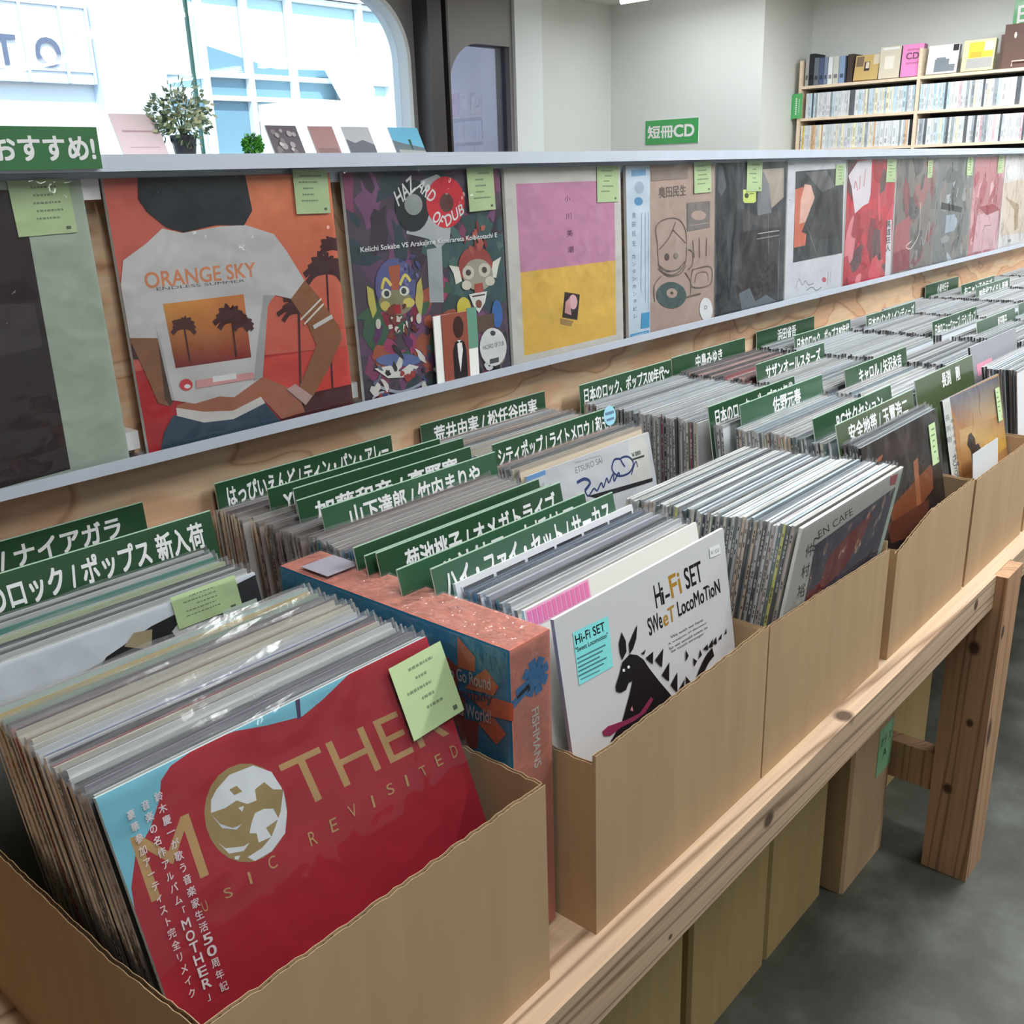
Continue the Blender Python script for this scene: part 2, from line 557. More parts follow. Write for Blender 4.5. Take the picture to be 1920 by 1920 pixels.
# cover prints: P polygon, G blended polygon, S stroke, T writing (start, end, top), R scattered blots; thousandths of the sleeve's side
ART = {
 'brown': ((150,162,148), [
  ('P',(44,34,36),[(0,0),(0,985),(793,972),(776,27)]),
  ('P',(60,52,55),[(644,619),(764,607),(764,464),(611,451)]),
 ]),
 'orange': ((178,86,74), [
  ('G',[(200,118,84),(204,116,80),(184,78,66),(190,88,68)],[(306,996),(1034,996),(997,280),(97,367)]),
  ('P',(160,36,42),[(-21,326),(91,328),(1036,275),(1007,12),(-34,15)]),
  ('P',(186,62,56),[(537,291),(1011,278),(1012,52),(539,115)]),
  ('P',(70,32,34),[(701,108),(1018,107),(1007,12),(578,6)]),
  ('S',(64,32,38),26,[(930,605),(866,598),(821,564)]),
  ('S',(64,32,38),26,[(930,605),(860,619),(811,597)]),
  ('S',(64,32,38),26,[(930,605),(877,635),(838,624)]),
  ('S',(64,32,38),26,[(930,605),(888,652),(858,653)]),
  ('S',(64,32,38),26,[(930,605),(908,668),(890,679)]),
  ('S',(64,32,38),26,[(930,605),(937,670),(939,683)]),
  ('S',(64,32,38),26,[(930,605),(957,651),(972,651)]),
  ('S',(64,32,38),26,[(930,605),(976,641),(1004,635)]),
  ('S',(64,32,38),26,[(930,605),(984,625),(1018,607)]),
  ('S',(64,32,38),26,[(930,605),(997,607),(1038,577)]),
  ('S',(64,32,38),26,[(930,605),(981,592),(1012,552)]),
  ('S',(64,32,38),10,[(930,605),(888,39)]),
  ('S',(68,34,38),22,[(975,700),(935,695),(906,675)]),
  ('S',(68,34,38),22,[(975,700),(939,710),(913,699)]),
  ('S',(68,34,38),22,[(975,700),(942,725),(919,724)]),
  ('S',(68,34,38),22,[(975,700),(960,732),(948,736)]),
  ('S',(68,34,38),22,[(975,700),(979,734),(980,740)]),
  ('S',(68,34,38),22,[(975,700),(994,725),(1004,725)]),
  ('S',(68,34,38),22,[(975,700),(1014,720),(1038,717)]),
  ('S',(68,34,38),22,[(975,700),(1006,705),(1025,691)]),
  ('S',(68,34,38),22,[(975,700),(1006,693),(1025,670)]),
  ('S',(70,35,36),20,[(761,457),(712,454),(677,425)]),
  ('S',(70,35,36),20,[(761,457),(698,471),(653,454)]),
  ('S',(70,35,36),20,[(761,457),(717,485),(685,476)]),
  ('S',(70,35,36),20,[(761,457),(720,506),(691,510)]),
  ('S',(70,35,36),20,[(761,457),(745,508),(731,514)]),
  ('S',(70,35,36),20,[(761,457),(767,511),(768,519)]),
  ('S',(70,35,36),20,[(761,457),(791,507),(808,513)]),
  ('S',(70,35,36),20,[(761,457),(806,492),(833,487)]),
  ('S',(70,35,36),20,[(761,457),(813,475),(844,459)]),
  ('S',(70,35,36),20,[(761,457),(813,458),(844,431)]),
  ('S',(70,35,36),20,[(761,457),(805,444),(832,407)]),
  ('S',(70,35,36),10,[(761,457),(724,138)]),
  ('P',(60,34,38),[(-14,441),(16,418),(28,367),(-9,373)]),
  ('P',(124,84,60),[(-3,455),(109,444),(131,190),(115,174),(69,195),(37,317)]),
  ('P',(70,50,42),[(109,444),(131,190),(115,174),(98,206)]),
  ('P',(130,84,58),[(720,521),(809,579),(872,505),(967,363),(974,318),(889,203),(784,93),(703,124),(832,304),(798,398)]),
  ('P',(150,92,72),[(140,173),(552,212),(703,128),(731,33),(608,27),(539,115),(380,79),(151,144)]),
  ('P',(190,184,180),[(138,165),(253,127),(384,106),(521,138),(538,108),(379,72),(246,81),(137,128)]),
  ('P',(46,66,82),[(123,139),(247,85),(379,72),(538,108),(611,8),(370,8),(43,6),(74,83)]),
  ('P',(180,178,178),[(196,822),(275,801),(437,815),(553,815),(683,772),(735,702),(808,577),(729,511),(652,534),(617,506),(581,484),(537,215),(396,158),(330,174),(219,165),(125,197),(108,434),(-6,450),(-12,596),(25,722),(125,774)]),
  ('P',(150,150,150),[(596,540),(647,534),(611,496),(542,214),(494,204)]),
  ('P',(158,158,158),[(108,434),(107,483),(120,403),(136,195),(125,197)]),
  ('P',(33,36,42),[(133,1000),(583,999),(595,867),(548,813),(427,822),(280,803),(214,825),(148,882),(121,928)]),
  ('T', 'ORANGE SKY', (196, 124, 88), (94, 616), (573, 615), (95, 672), 2),
  ('T', 'ENDLESS SUMMER', (90, 80, 80), (135, 604), (518, 599), (135, 615), 1),
  ('G',[(188,128,60),(196,120,62),(120,34,38),(110,32,38)],[(151,554),(504,553),(500,303),(162,313)]),
  ('S',(70,34,34),18,[(223,461),(192,458),(169,441)]),
  ('S',(70,34,34),18,[(223,461),(197,469),(178,459)]),
  ('S',(70,34,34),18,[(223,461),(198,481),(178,479)]),
  ('S',(70,34,34),18,[(223,461),(212,483),(202,483)]),
  ('S',(70,34,34),18,[(223,461),(221,486),(218,488)]),
  ('S',(70,34,34),18,[(223,461),(234,489),(239,493)]),
  ('S',(70,34,34),18,[(223,461),(244,483),(256,482)]),
  ('S',(70,34,34),18,[(223,461),(250,473),(266,466)]),
  ('S',(70,34,34),18,[(223,461),(251,463),(267,448)]),
  ('S',(70,34,34),18,[(223,461),(250,451),(266,429)]),
  ('S',(70,34,34),8,[(223,461),(225,328)]),
  ('S',(66,32,34),22,[(434,460),(398,457),(371,433)]),
  ('S',(66,32,34),22,[(434,460),(386,471),(351,456)]),
  ('S',(66,32,34),22,[(434,460),(397,484),(369,477)]),
  ('S',(66,32,34),22,[(434,460),(405,498),(383,500)]),
  ('S',(66,32,34),22,[(434,460),(421,508),(409,518)]),
  ('S',(66,32,34),22,[(434,460),(441,503),(441,509)]),
  ('S',(66,32,34),22,[(434,460),(457,498),(469,501)]),
  ('S',(66,32,34),22,[(434,460),(465,485),(483,478)]),
  ('S',(66,32,34),22,[(434,460),(475,474),(500,460)]),
  ('S',(66,32,34),22,[(434,460),(481,460),(509,437)]),
  ('S',(66,32,34),22,[(434,460),(478,444),(504,410)]),
  ('S',(66,32,34),8,[(434,460),(431,313)]),
  ('S',(66,32,34),18,[(485,437),(457,434),(437,419)]),
  ('S',(66,32,34),18,[(485,437),(456,446),(435,439)]),
  ('S',(66,32,34),18,[(485,437),(464,456),(447,456)]),
  ('S',(66,32,34),18,[(485,437),(476,460),(469,463)]),
  ('S',(66,32,34),18,[(485,437),(489,459),(489,461)]),
  ('S',(66,32,34),18,[(485,437),(498,454),(505,453)]),
  ('S',(66,32,34),18,[(485,437),(508,449),(522,444)]),
  ('S',(66,32,34),18,[(485,437),(511,439),(527,427)]),
  ('S',(66,32,34),18,[(485,437),(509,428),(523,410)]),
  ('P',(190,60,70),[(221,240),(219,234),(215,228),(209,225),(202,222),(194,222),(187,223),(180,226),(174,231),(170,236),(167,242),(167,249),(169,255),(173,260),(179,264),(186,266),(194,267),(201,266),(208,263),(214,258),(218,252),(221,246)]),
  ('P',(215,205,205),[(211,235),(209,232),(205,230),(199,229),(193,230),(188,233),(185,236),(184,240),(186,243),(190,245),(196,246),(202,245),(207,242),(210,239)]),
  ('P',(196,140,140),[(237,254),(499,243),(501,216),(235,223)]),
  ('S',(225,205,205),22,[(311,245),(418,241)]),
  ('S',(200,190,180),8,[(762,420),(883,495)]),
  ('S',(205,195,185),8,[(778,400),(891,472)]),
  ('S',(190,185,182),18,[(824,381),(931,415)]),
  ('P',(170,140,135),[(650,146),(696,161),(778,94),(737,62)]),
 ]),
 'dub': ((74,62,76), [
  ('R',70,[(92,66,92),(110,72,104),(64,56,70),(50,64,70),(120,60,90),(58,48,60)],(30,110),1,(0,0,1000,1000)),
  ('P',(56,78,80),[(609,690),(996,692),(995,349),(588,393)]),
  ('R',24,[(60,84,84),(52,70,74),(70,96,92)],(30,80),2,(520,300,1000,760)),
  ('R',40,[(150,60,95),(120,40,60),(90,50,90),(60,90,70),(150,80,60)],(30,80),3,(60,150,620,480)),
  ('P',(160,164,166),[(455,956),(560,982),(662,928),(616,689),(534,646),(475,698),(336,730)]),
  ('P',(150,155,160),[(458,651),(557,656),(544,398),(452,408)]),
  ('P',(40,42,46),[(501,846),(494,813),(478,783),(455,759),(426,742),(395,735),(364,736),(335,747),(311,766),(293,792),(283,822),(282,854),(289,886),(304,915),(326,938),(353,955),(383,963),(415,963),(444,953),(469,935),(488,909),(499,879)]),
  ('P',(190,45,58),[(734,851),(726,818),(709,788),(682,764),(649,747),(613,739),(577,741),(543,752),(514,772),(493,798),(480,828),(478,861),(486,893),(502,922),(527,945),(559,962),(594,971),(630,970),(664,960),(694,942),(717,916),(731,885)]),
  ('P',(140,146,146),[(453,852),(450,839),(442,827),(431,818),(416,811),(401,808),(384,809),(369,813),(356,821),(347,831),(341,844),(340,856),(344,869),(351,881),(362,890),(376,897),(392,900),(408,900),(423,895),(436,888),(446,878),(452,865)]),
  ('P',(90,60,56),[(657,852),(654,840),(648,829),(638,820),(627,814),(614,811),(601,811),(588,815),(578,822),(570,832),(565,843),(564,855),(567,867),(573,878),(583,887),(594,893),(607,896),(620,896),(632,892),(643,885),(651,875),(656,864)]),
  ('T', 'HAZ', (225, 220, 222), (304, 851), (419, 920), (280, 911), 2),
  ('T', 'ARD', (225, 220, 222), (419, 925), (509, 857), (463, 965), 2),
  ('T', 'OF', (225, 220, 222), (503, 780), (556, 746), (541, 823), 2),
  ('T', 'DUB', (225, 220, 222), (599, 744), (727, 801), (588, 792), 2),
  ('P',(86,88,132),[(369,495),(361,460),(343,429),(317,405),(285,389),(249,383),(214,387),(182,401),(154,423),(134,451),(123,484),(122,518),(130,552),(147,581),(172,605),(203,621),(237,628),(272,626),(305,613),(333,592),(354,564),(367,530)]),
  ('R',26,[(70,74,120),(110,110,150),(60,60,90)],(8,16),21,(215,440,400,640)),
  ('P',(160,84,60),[(209,594),(281,598),(261,488),(218,486)]),
  ('P',(176,166,84),[(72,523),(108,503),(117,409),(89,377),(71,449)]),
  ('P',(176,166,90),[(406,530),(376,501),(356,418),(384,341),(412,437)]),
  ('P',(128,124,96),[(342,420),(336,404),(322,390),(301,380),(275,374),(246,373),(216,377),(188,384),(164,396),(147,410),(136,426),(133,442),(139,458),(152,471),(173,481),(198,487),(226,489),(256,486),(284,479),(309,467),(328,453),(339,437)]),
  ('S',(200,186,96),16,[(158,499),(182,543),(217,509)]),
  ('S',(200,186,96),16,[(269,507),(306,548),(337,517)]),
  ('P',(206,202,190),[(211,474),(209,469),(205,463),(199,459),(192,457),(184,456),(176,457),(168,459),(161,463),(157,468),(154,474),(153,480),(155,486),(159,491),(164,495),(172,498),(180,499),(188,498),(195,495),(202,491),(207,486),(210,480)]),
  ('P',(206,202,190),[(323,475),(322,469),(317,464),(311,460),(304,457),(296,456),(287,457),(279,460),(272,464),(267,469),(264,475),(264,481),(265,487),(269,492),(275,496),(283,499),(291,500),(299,499),(307,496),(314,492),(320,487),(323,481)]),
  ('P',(50,60,60),[(201,475),(199,469),(194,465),(187,463),(180,464),(174,467),(170,472),(169,479),(171,485),(176,489),(183,491),(190,490),(196,487),(200,482)]),
  ('P',(50,60,60),[(307,477),(304,471),(299,466),(292,464),(285,465),(279,468),(275,474),(274,480),(276,486),(281,490),(288,493),(295,492),(301,488),(305,483)]),
  ('P',(190,176,96),[(199,421),(197,415),(193,410),(188,406),(180,404),(172,403),(164,404),(156,406),(150,410),(145,415),(142,421),(142,427),(143,433),(147,438),(153,442),(160,445),(168,446),(176,445),(184,442),(191,438),(196,433),(198,427)]),
  ('P',(196,180,96),[(352,419),(350,413),(345,408),(338,404),(329,401),(319,401),(308,402),(298,405),(290,409),(283,414),(280,420),(279,427),(281,433),(286,438),(293,442),(302,444),(312,445),(322,444),(332,441),(341,436),(347,431),(351,425)]),
  ('P',(160,40,48),[(212,420),(258,422),(264,380),(205,380)]),
  ('P',(92,60,56),[(272,355),(270,350),(265,346),(256,344),(246,343),(234,343),(222,344),(210,347),(201,351),(193,355),(188,360),(187,365),(189,369),(195,373),(203,376),(213,377),(225,377),(237,376),(249,373),(259,369),(266,365),(271,360)]),
  ('S',(206,200,192),9,[(197,369),(229,355),(266,365)]),
  ('P',(190,186,176),[(134,348),(131,338),(126,330),(119,326),(112,327),(106,332),(103,341),(102,351),(105,361),(110,369),(117,373),(124,372),(130,367),(133,358)]),
  ('P',(190,186,176),[(387,341),(385,331),(379,323),(372,319),(364,320),(358,325),(354,334),(353,345),(355,355),(361,363),(368,367),(376,366),(382,361),(386,352)]),
  ('R',18,[(200,196,186),(120,60,50),(90,44,44)],(10,26),22,(180,270,360,420)),
  ('P',(90,104,150),[(361,149),(354,141),(336,136),(309,134),(274,135),(236,138),(196,145),(159,153),(127,162),(103,172),(88,182),(83,191),(89,198),(106,203),(131,206),(164,206),(202,202),(241,197),(279,189),(313,179),(339,169),(355,158)]),
  ('P',(206,202,196),[(70,154),(167,154),(220,116),(284,141),(344,121),(278,81),(145,98)]),
  ('S',(150,155,168),14,[(84,69),(222,20),(380,44)]),
  ('S',(170,172,180),10,[(40,22),(107,40),(175,-15)]),
  ('R',34,[(200,196,190),(60,70,110),(150,60,60),(90,100,120),(50,46,50)],(10,34),5,(40,20,560,220)),
  ('P',(144,66,62),[(903,538),(897,510),(880,486),(856,467),(825,455),(790,450),(755,454),(723,465),(695,482),(674,505),(661,531),(659,558),(665,584),(681,607),(704,626),(734,638),(767,644),(802,641),(835,632),(864,615),(886,592),(900,566)]),
  ('R',14,[(120,50,50),(160,84,74)],(8,22),23,(700,620,860,730)),
  ('P',(206,202,192),[(593,568),(658,555),(676,486),(631,475),(620,528)]),
  ('P',(206,202,192),[(970,579),(905,558),(885,487),(924,478),(943,529)]),
  ('P',(150,144,128),[(901,496),(895,475),(881,456),(860,441),(833,431),(802,428),(772,431),(743,440),(718,455),(699,473),(688,494),(685,515),(691,536),(705,554),(725,569),(751,579),(781,582),(811,580),(841,572),(866,558),(886,540),(898,519)]),
  ('P',(184,180,166),[(765,518),(763,509),(758,501),(749,495),(739,491),(727,489),(716,490),(704,494),(695,500),(688,507),(683,516),(682,526),(685,535),(690,543),(698,549),(708,553),(720,555),(732,554),(743,550),(752,544),(760,537),(764,528)]),
  ('P',(184,180,166),[(883,521),(880,512),(875,504),(866,497),(856,493),(844,491),(831,492),(820,496),(810,502),(802,510),(798,519),(797,528),(799,538),(805,546),(813,552),(823,557),(835,558),(847,557),(859,554),(869,548),(877,540),(881,531)]),
  ('P',(70,64,60),[(743,520),(740,514),(735,509),(727,507),(718,508),(711,511),(706,517),(705,524),(707,530),(713,535),(720,537),(729,536),(736,533),(741,527)]),
  ('P',(70,64,60),[(859,523),(857,517),(851,512),(843,509),(834,510),(827,514),(822,520),(820,526),(822,533),(828,538),(836,540),(845,539),(852,536),(857,530)]),
  ('P',(190,184,170),[(739,459),(737,453),(732,448),(726,443),(717,440),(708,440),(698,441),(689,443),(681,448),(675,453),(672,459),(671,466),(673,472),(677,478),(684,482),(692,485),(701,486),(711,485),(720,482),(728,478),(734,472),(738,466)]),
  ('P',(190,184,170),[(911,464),(910,457),(905,452),(898,447),(889,445),(879,444),(869,445),(860,447),(851,452),(845,457),(841,464),(840,470),(842,477),(847,483),(853,487),(862,490),(872,491),(882,490),(892,487),(900,483),(906,477),(910,471)]),
  ('P',(150,70,62),[(758,463),(820,465),(825,420),(759,419)]),
  ('P',(212,208,198),[(717,418),(849,420),(830,367),(780,320),(744,361)]),
  ('S',(60,40,40),7,[(739,405),(833,406)]),
  ('P',(120,70,60),[(806,362),(803,353),(797,346),(787,343),(777,345),(767,350),(762,358),(760,367),(763,376),(769,382),(779,385),(789,384),(798,379),(805,371)]),
  ('P',(190,175,70),[(724,353),(721,338),(714,326),(705,316),(692,309),(679,307),(665,308),(652,314),(640,323),(632,335),(627,349),(627,364),(629,378),(636,390),(646,400),(658,407),(671,409),(685,408),(698,402),(710,393),(718,381),(723,367)]),
  ('P',(60,100,160),[(955,294),(953,275),(947,257),(939,243),(928,234),(917,230),(905,231),(895,238),(886,250),(879,266),(875,284),(875,304),(877,323),(883,340),(891,354),(901,364),(913,368),(924,367),(935,360),(944,348),(951,333),(955,314)]),
  ('P',(90,70,60),[(713,302),(891,307),(887,227),(747,219)]),
  ('R',20,[(200,200,200),(40,40,44),(120,110,100)],(12,40),6,(640,20,960,170)),
  ('P',(205,205,208),[(972,123),(966,96),(953,72),(932,54),(907,42),(879,39),(850,43),(823,55),(800,74),(782,97),(772,124),(770,152),(776,178),(789,201),(808,219),(833,231),(860,235),(889,231),(916,220),(940,202),(958,178),(969,151)]),
  ('T', 'HAZARD OF DUB', (40, 40, 45), (793, 132), (952, 136), (790, 154), 1),
  ('P',(70,70,75),[(838,79),(907,80),(906,55),(836,55)]),
  ('P',(60,66,72),[(893,205),(891,199),(885,195),(877,194),(868,195),(860,199),(855,204),(853,210),(856,216),(861,220),(870,221),(878,220),(886,216),(892,211)]),
  ('T', 'Keiichi Sokabe VS Arakajime Kimerareta Koibitotachi E', (215, 215, 218), (53, 661), (946, 669), (53, 690), 2),
 ]),
 'pink': ((184,180,174), [
  ('P',(178,122,151),[(86,925),(936,922),(934,481),(88,488)]),
  ('P',(206,164,76),[(88,488),(934,481),(926,53),(87,54)]),
  ('T', '小', (60, 30, 40), (475, 821), (531, 822), (476, 853), 1),
  ('T', '川', (60, 30, 40), (483, 730), (539, 731), (483, 766), 1),
  ('T', '美', (60, 30, 40), (486, 639), (542, 638), (486, 678), 1),
  ('T', '潮', (60, 30, 40), (489, 552), (546, 554), (489, 589), 1),
  ('P',(150,118,70),[(401,215),(520,184),(496,157),(405,180)]),
  ('P',(48,36,38),[(451,351),(586,323),(555,185),(420,216)]),
  ('P',(205,160,165),[(561,285),(559,273),(554,263),(547,255),(538,250),(527,248),(516,249),(505,254),(496,261),(489,270),(485,281),(484,293),(485,304),(490,314),(497,322),(507,327),(517,330),(528,328),(539,324),(548,317),(555,307),(560,296)]),
  ('P',(190,140,140),[(455,296),(494,315),(502,218),(444,239)]),
 ]),
 'ok': ((156,134,124), [
  ('P',(176,190,202),[(2,997),(249,997),(231,-21),(5,-7)]),
  ('P',(110,150,185),[(56,973),(205,977),(206,942),(57,938)]),
  ('P',(150,165,180),[(185,874),(183,864),(177,855),(168,847),(156,842),(143,840),(129,840),(115,843),(103,849),(94,857),(88,867),(85,876),(87,886),(93,895),(102,903),(114,908),(127,910),(141,910),(155,907),(167,901),(177,893),(183,884)]),
  ('P',(80,130,170),[(170,797),(168,790),(163,784),(155,779),(144,776),(132,775),(120,775),(107,777),(97,781),(89,787),(83,793),(81,800),(83,807),(88,813),(96,817),(107,821),(119,822),(131,822),(143,819),(154,815),(163,810),(168,804)]),
  ('T', '奥', (70, 95, 120), (56, 703), (100, 704), (55, 739), 1),
  ('T', '田', (70, 95, 120), (51, 655), (95, 656), (50, 688), 1),
  ('T', '民', (70, 95, 120), (52, 601), (96, 602), (51, 637), 1),
  ('T', '生', (70, 95, 120), (47, 547), (97, 547), (47, 580), 1),
  ('T', 'カ', (70, 95, 120), (43, 474), (87, 474), (42, 502), 1),
  ('T', 'ン', (70, 95, 120), (44, 432), (88, 431), (43, 459), 1),
  ('T', 'タ', (70, 95, 120), (44, 388), (89, 388), (44, 416), 1),
  ('T', 'ン', (70, 95, 120), (45, 345), (90, 344), (44, 373), 1),
  ('T', 'カ', (70, 95, 120), (46, 301), (90, 300), (45, 329), 1),
  ('T', 'ン', (70, 95, 120), (46, 258), (91, 256), (46, 286), 1),
  ('T', 'タ', (70, 95, 120), (47, 214), (92, 212), (47, 242), 1),
  ('T', 'ビ', (70, 95, 120), (48, 169), (93, 167), (47, 198), 1),
  ('T', 'レ', (70, 95, 120), (48, 125), (94, 123), (48, 154), 1),
  ('S',(120,140,160),3,[(155,734),(136,280)]),
  ('S',(120,140,160),3,[(194,733),(184,211)]),
  ('S',(130,150,165),3,[(228,737),(214,160)]),
  ('P',(70,140,180),[(139,146),(226,146),(223,52),(129,54)]),
  ('P',(70,140,180),[(16,34),(217,36),(219,-10),(11,-7)]),
  ('T', 'STEREO', (205, 215, 222), (39, 2), (195, 7), (39, 24), 1),
  ('P',(128,112,106),[(261,970),(666,977),(670,914),(263,908)]),
  ('T', '奥田民生', (100, 88, 84), (341, 809), (650, 814), (339, 873), 2),
  ('S',(96,82,78),7,[(321,547),(306,642),(405,683),(557,676),(641,607),(654,493),(633,396),(497,342),(355,387),(323,484),(321,547)]),
  ('S',(96,82,78),7,[(340,508),(451,571),(527,661)]),
  ('S',(96,82,78),6,[(498,615),(645,526)]),
  ('P',(80,70,68),[(450,456),(448,446),(441,439),(431,435),(421,436),(411,441),(404,450),(401,460),(403,469),(409,476),(419,480),(430,479),(440,474),(447,466)]),
  ('P',(120,104,98),[(554,455),(552,446),(546,440),(536,437),(525,438),(515,442),(507,450),(505,458),(507,466),(513,473),(523,476),(534,475),(544,470),(552,463)]),
  ('S',(96,82,78),9,[(325,421),(422,375),(546,371),(632,413)]),
  ('S',(96,82,78),6,[(325,396),(436,341),(572,342),(646,388)]),
  ('S',(96,82,78),7,[(673,485),(726,462),(723,389),(673,360)]),
  ('S',(96,82,78),8,[(357,348),(281,297),(284,201)]),
  ('S',(96,82,78),7,[(635,346),(704,274),(695,190)]),
  ('P',(60,78,76),[(649,202),(643,179),(622,159),(590,144),(547,136),(499,135),(450,141),(402,153),(361,170),(329,191),(308,214),(301,238),(307,260),(326,279),(357,293),(397,302),(443,304),(493,299),(541,288),(584,271),(618,250),(640,226)]),
  ('P',(156,134,124),[(540,226),(537,218),(530,211),(519,206),(504,203),(487,202),(469,204),(452,208),(437,214),(425,222),(418,230),(415,239),(417,247),(424,254),(435,259),(450,262),(467,263),(485,261),(502,257),(517,251),(529,243),(537,235)]),
  ('P',(70,70,68),[(496,231),(494,227),(489,224),(481,222),(473,223),(466,226),(460,230),(458,234),(460,239),(465,242),(472,243),(481,242),(488,239),(494,235)]),
  ('P',(110,104,102),[(658,770),(938,769),(935,607),(661,597)]),
  ('P',(156,134,124),[(890,683),(887,674),(876,667),(859,662),(837,658),(812,657),(786,658),(761,662),(739,667),(722,675),(711,683),(707,691),(710,699),(720,706),(737,712),(758,715),(783,716),(809,715),(834,712),(857,706),(874,699),(886,691)]),
  ('S',(150,130,122),5,[(685,631),(927,635)]),
  ('S',(96,82,78),7,[(725,355),(952,353),(946,240),(718,249),(725,355)]),
  ('S',(96,82,78),5,[(756,269),(779,324),(900,323),(924,263)]),
  ('S',(96,82,78),7,[(728,537),(747,427)]),
  ('S',(96,82,78),7,[(806,549),(813,422)]),
  ('S',(96,82,78),7,[(899,543),(893,429)]),
  ('S',(96,82,78),10,[(643,189),(827,193)]),
  ('P',(200,202,208),[(978,73),(976,51),(968,32),(953,17),(934,7),(912,4),(888,7),(865,16),(845,30),(828,49),(817,70),(813,92),(815,113),(823,132),(838,146),(856,156),(878,160),(902,157),(925,149),(946,135),(962,116),(973,95)]),
  ('T', 'D', (90, 90, 95), (874, 85), (908, 84), (873, 109), 2),
 ]),
 'dark': ((52,53,58), [
  ('P',(34,35,40),[(-3,995),(113,997),(238,761),(148,561),(199,100),(13,0)]),
  ('P',(74,76,82),[(31,992),(86,981),(139,848),(73,794),(29,835)]),
  ('P',(40,40,44),[(148,990),(283,828),(278,554),(197,314),(199,100),(217,592),(202,763)]),
  ('P',(150,138,126),[(568,951),(950,957),(959,754),(779,688),(720,851),(556,924)]),
  ('P',(108,108,112),[(587,917),(647,936),(736,850),(785,634),(593,571),(563,715)]),
  ('P',(70,66,68),[(351,723),(547,645),(904,665),(951,552),(755,544),(514,593),(374,478)]),
  ('P',(46,38,42),[(330,551),(918,554),(889,103),(296,90)]),
  ('P',(90,96,104),[(329,141),(480,162),(568,60),(725,89),(899,25),(380,0)]),
  ('S',(170,172,176),5,[(583,525),(904,528)]),
  ('S',(110,112,116),8,[(571,490),(908,495)]),
  ('S',(130,132,136),4,[(910,480),(916,23)]),
  ('S',(120,122,128),3,[(716,815),(750,379)]),
  ('P',(188,200,110),[(363,825),(520,828),(545,813),(544,743),(515,734),(386,739),(363,753)]),
  ('P',(60,66,50),[(442,785),(439,778),(432,772),(420,769),(407,770),(394,773),(385,780),(382,787),(384,795),(392,800),(403,803),(417,803),(429,799),(438,793)]),
  ('S',(90,100,60),6,[(448,795),(516,797)]),
 ]),
 'sign': ((186,188,194), [
  ('P',(52,52,56),[(120,929),(956,939),(996,286),(122,281)]),
  ('P',(186,102,80),[(120,804),(249,819),(337,530),(321,395),(134,388)]),
  ('P',(214,160,146),[(273,837),(382,826),(451,737),(331,569),(208,556),(219,726)]),
  ('P',(90,88,90),[(279,919),(645,928),(811,804),(576,771)]),
  ('P',(40,38,42),[(405,681),(668,788),(916,773),(932,415),(539,420),(252,496)]),
  ('S',(130,126,126),4,[(337,530),(539,300)]),
  ('S',(90,92,98),5,[(184,87),(229,154),(291,101),(342,128),(403,90),(495,97)]),
  ('S',(80,82,88),6,[(371,53),(462,68),(543,35),(637,51)]),
  ('P',(180,90,100),[(717,101),(714,92),(704,86),(689,84),(671,85),(655,91),(643,99),(637,109),(640,117),(649,124),(665,126),(682,125),(699,119),(711,111)]),
  ('S',(70,72,78),6,[(746,161),(744,57)]),
  ('S',(120,122,128),4,[(795,165),(792,69)]),
  ('S',(120,120,126),5,[(466,285),(905,285)]),
  ('S',(110,112,118),4,[(11,977),(96,980)]),
  ('S',(110,112,118),3,[(19,733),(53,732)]),
 ]),
 'red': ((170,58,70), [
  ('R',36,[(196,76,90),(150,40,52),(90,62,66),(206,120,128),(120,44,54),(182,52,66)],(40,160),8,(0,0,1000,1000)),
  ('P',(200,192,198),[(180,984),(469,998),(474,722),(444,656),(328,635),(177,583),(82,796),(14,878)]),
  ('S',(170,60,74),10,[(139,774),(158,835),(204,764)]),
  ('S',(170,60,74),10,[(245,771),(245,874)]),
  ('S',(170,60,74),10,[(328,789),(342,925)]),
  ('P',(196,194,200),[(874,494),(971,493),(1013,15),(890,17)]),
  ('T', '黒', (30, 26, 30), (847, 428), (961, 431), (839, 491), 2),
  ('T', '道', (30, 26, 30), (854, 361), (968, 363), (845, 424), 2),
  ('T', '狂', (30, 26, 30), (860, 293), (975, 294), (851, 356), 2),
  ('T', '人', (30, 26, 30), (867, 225), (982, 226), (858, 289), 2),
 ]),
 'script': ((112,106,104), [
  ('R',26,[(96,92,92),(126,122,120),(140,96,96),(120,72,78),(82,80,82)],(50,160),11,(0,0,1000,1000)),
  ('P',(150,86,92),[(24,435),(360,509),(436,32),(25,30)]),
  ('P',(126,60,72),[(31,206),(410,225),(436,32),(25,30)]),
  ('S',(205,190,176),9,[(611,610),(630,402),(602,308),(440,214),(314,241),(449,280)]),
  ('S',(180,176,172),6,[(652,228),(699,302),(763,225),(869,437),(888,232)]),
 ]),
 'grey': ((104,106,108), [
  ('R',26,[(84,86,88),(130,132,134),(150,156,164),(96,98,100),(120,112,108)],(50,150),12,(0,0,1000,1000)),
  ('P',(140,150,164),[(310,464),(556,462),(593,307),(304,294)]),
  ('P',(52,52,54),[(148,594),(759,520),(745,469),(139,531)]),
  ('S',(196,198,200),8,[(596,713),(562,629)]),
 ]),
 'rose': ((164,112,118), [
  ('R',22,[(186,140,148),(150,84,92),(200,164,172),(140,100,100)],(60,160),13,(0,0,1000,1000)),
  ('P',(186,150,158),[(217,419),(929,453),(986,42),(149,46)]),
  ('P',(140,66,74),[(221,499),(715,517),(973,440),(523,405)]),
  ('S',(70,60,64),6,[(475,298),(696,292)]),
 ]),
 'cream': ((196,194,194), [
  ('P',(196,182,168),[(-14,717),(1040,750),(1228,140),(73,150)]),
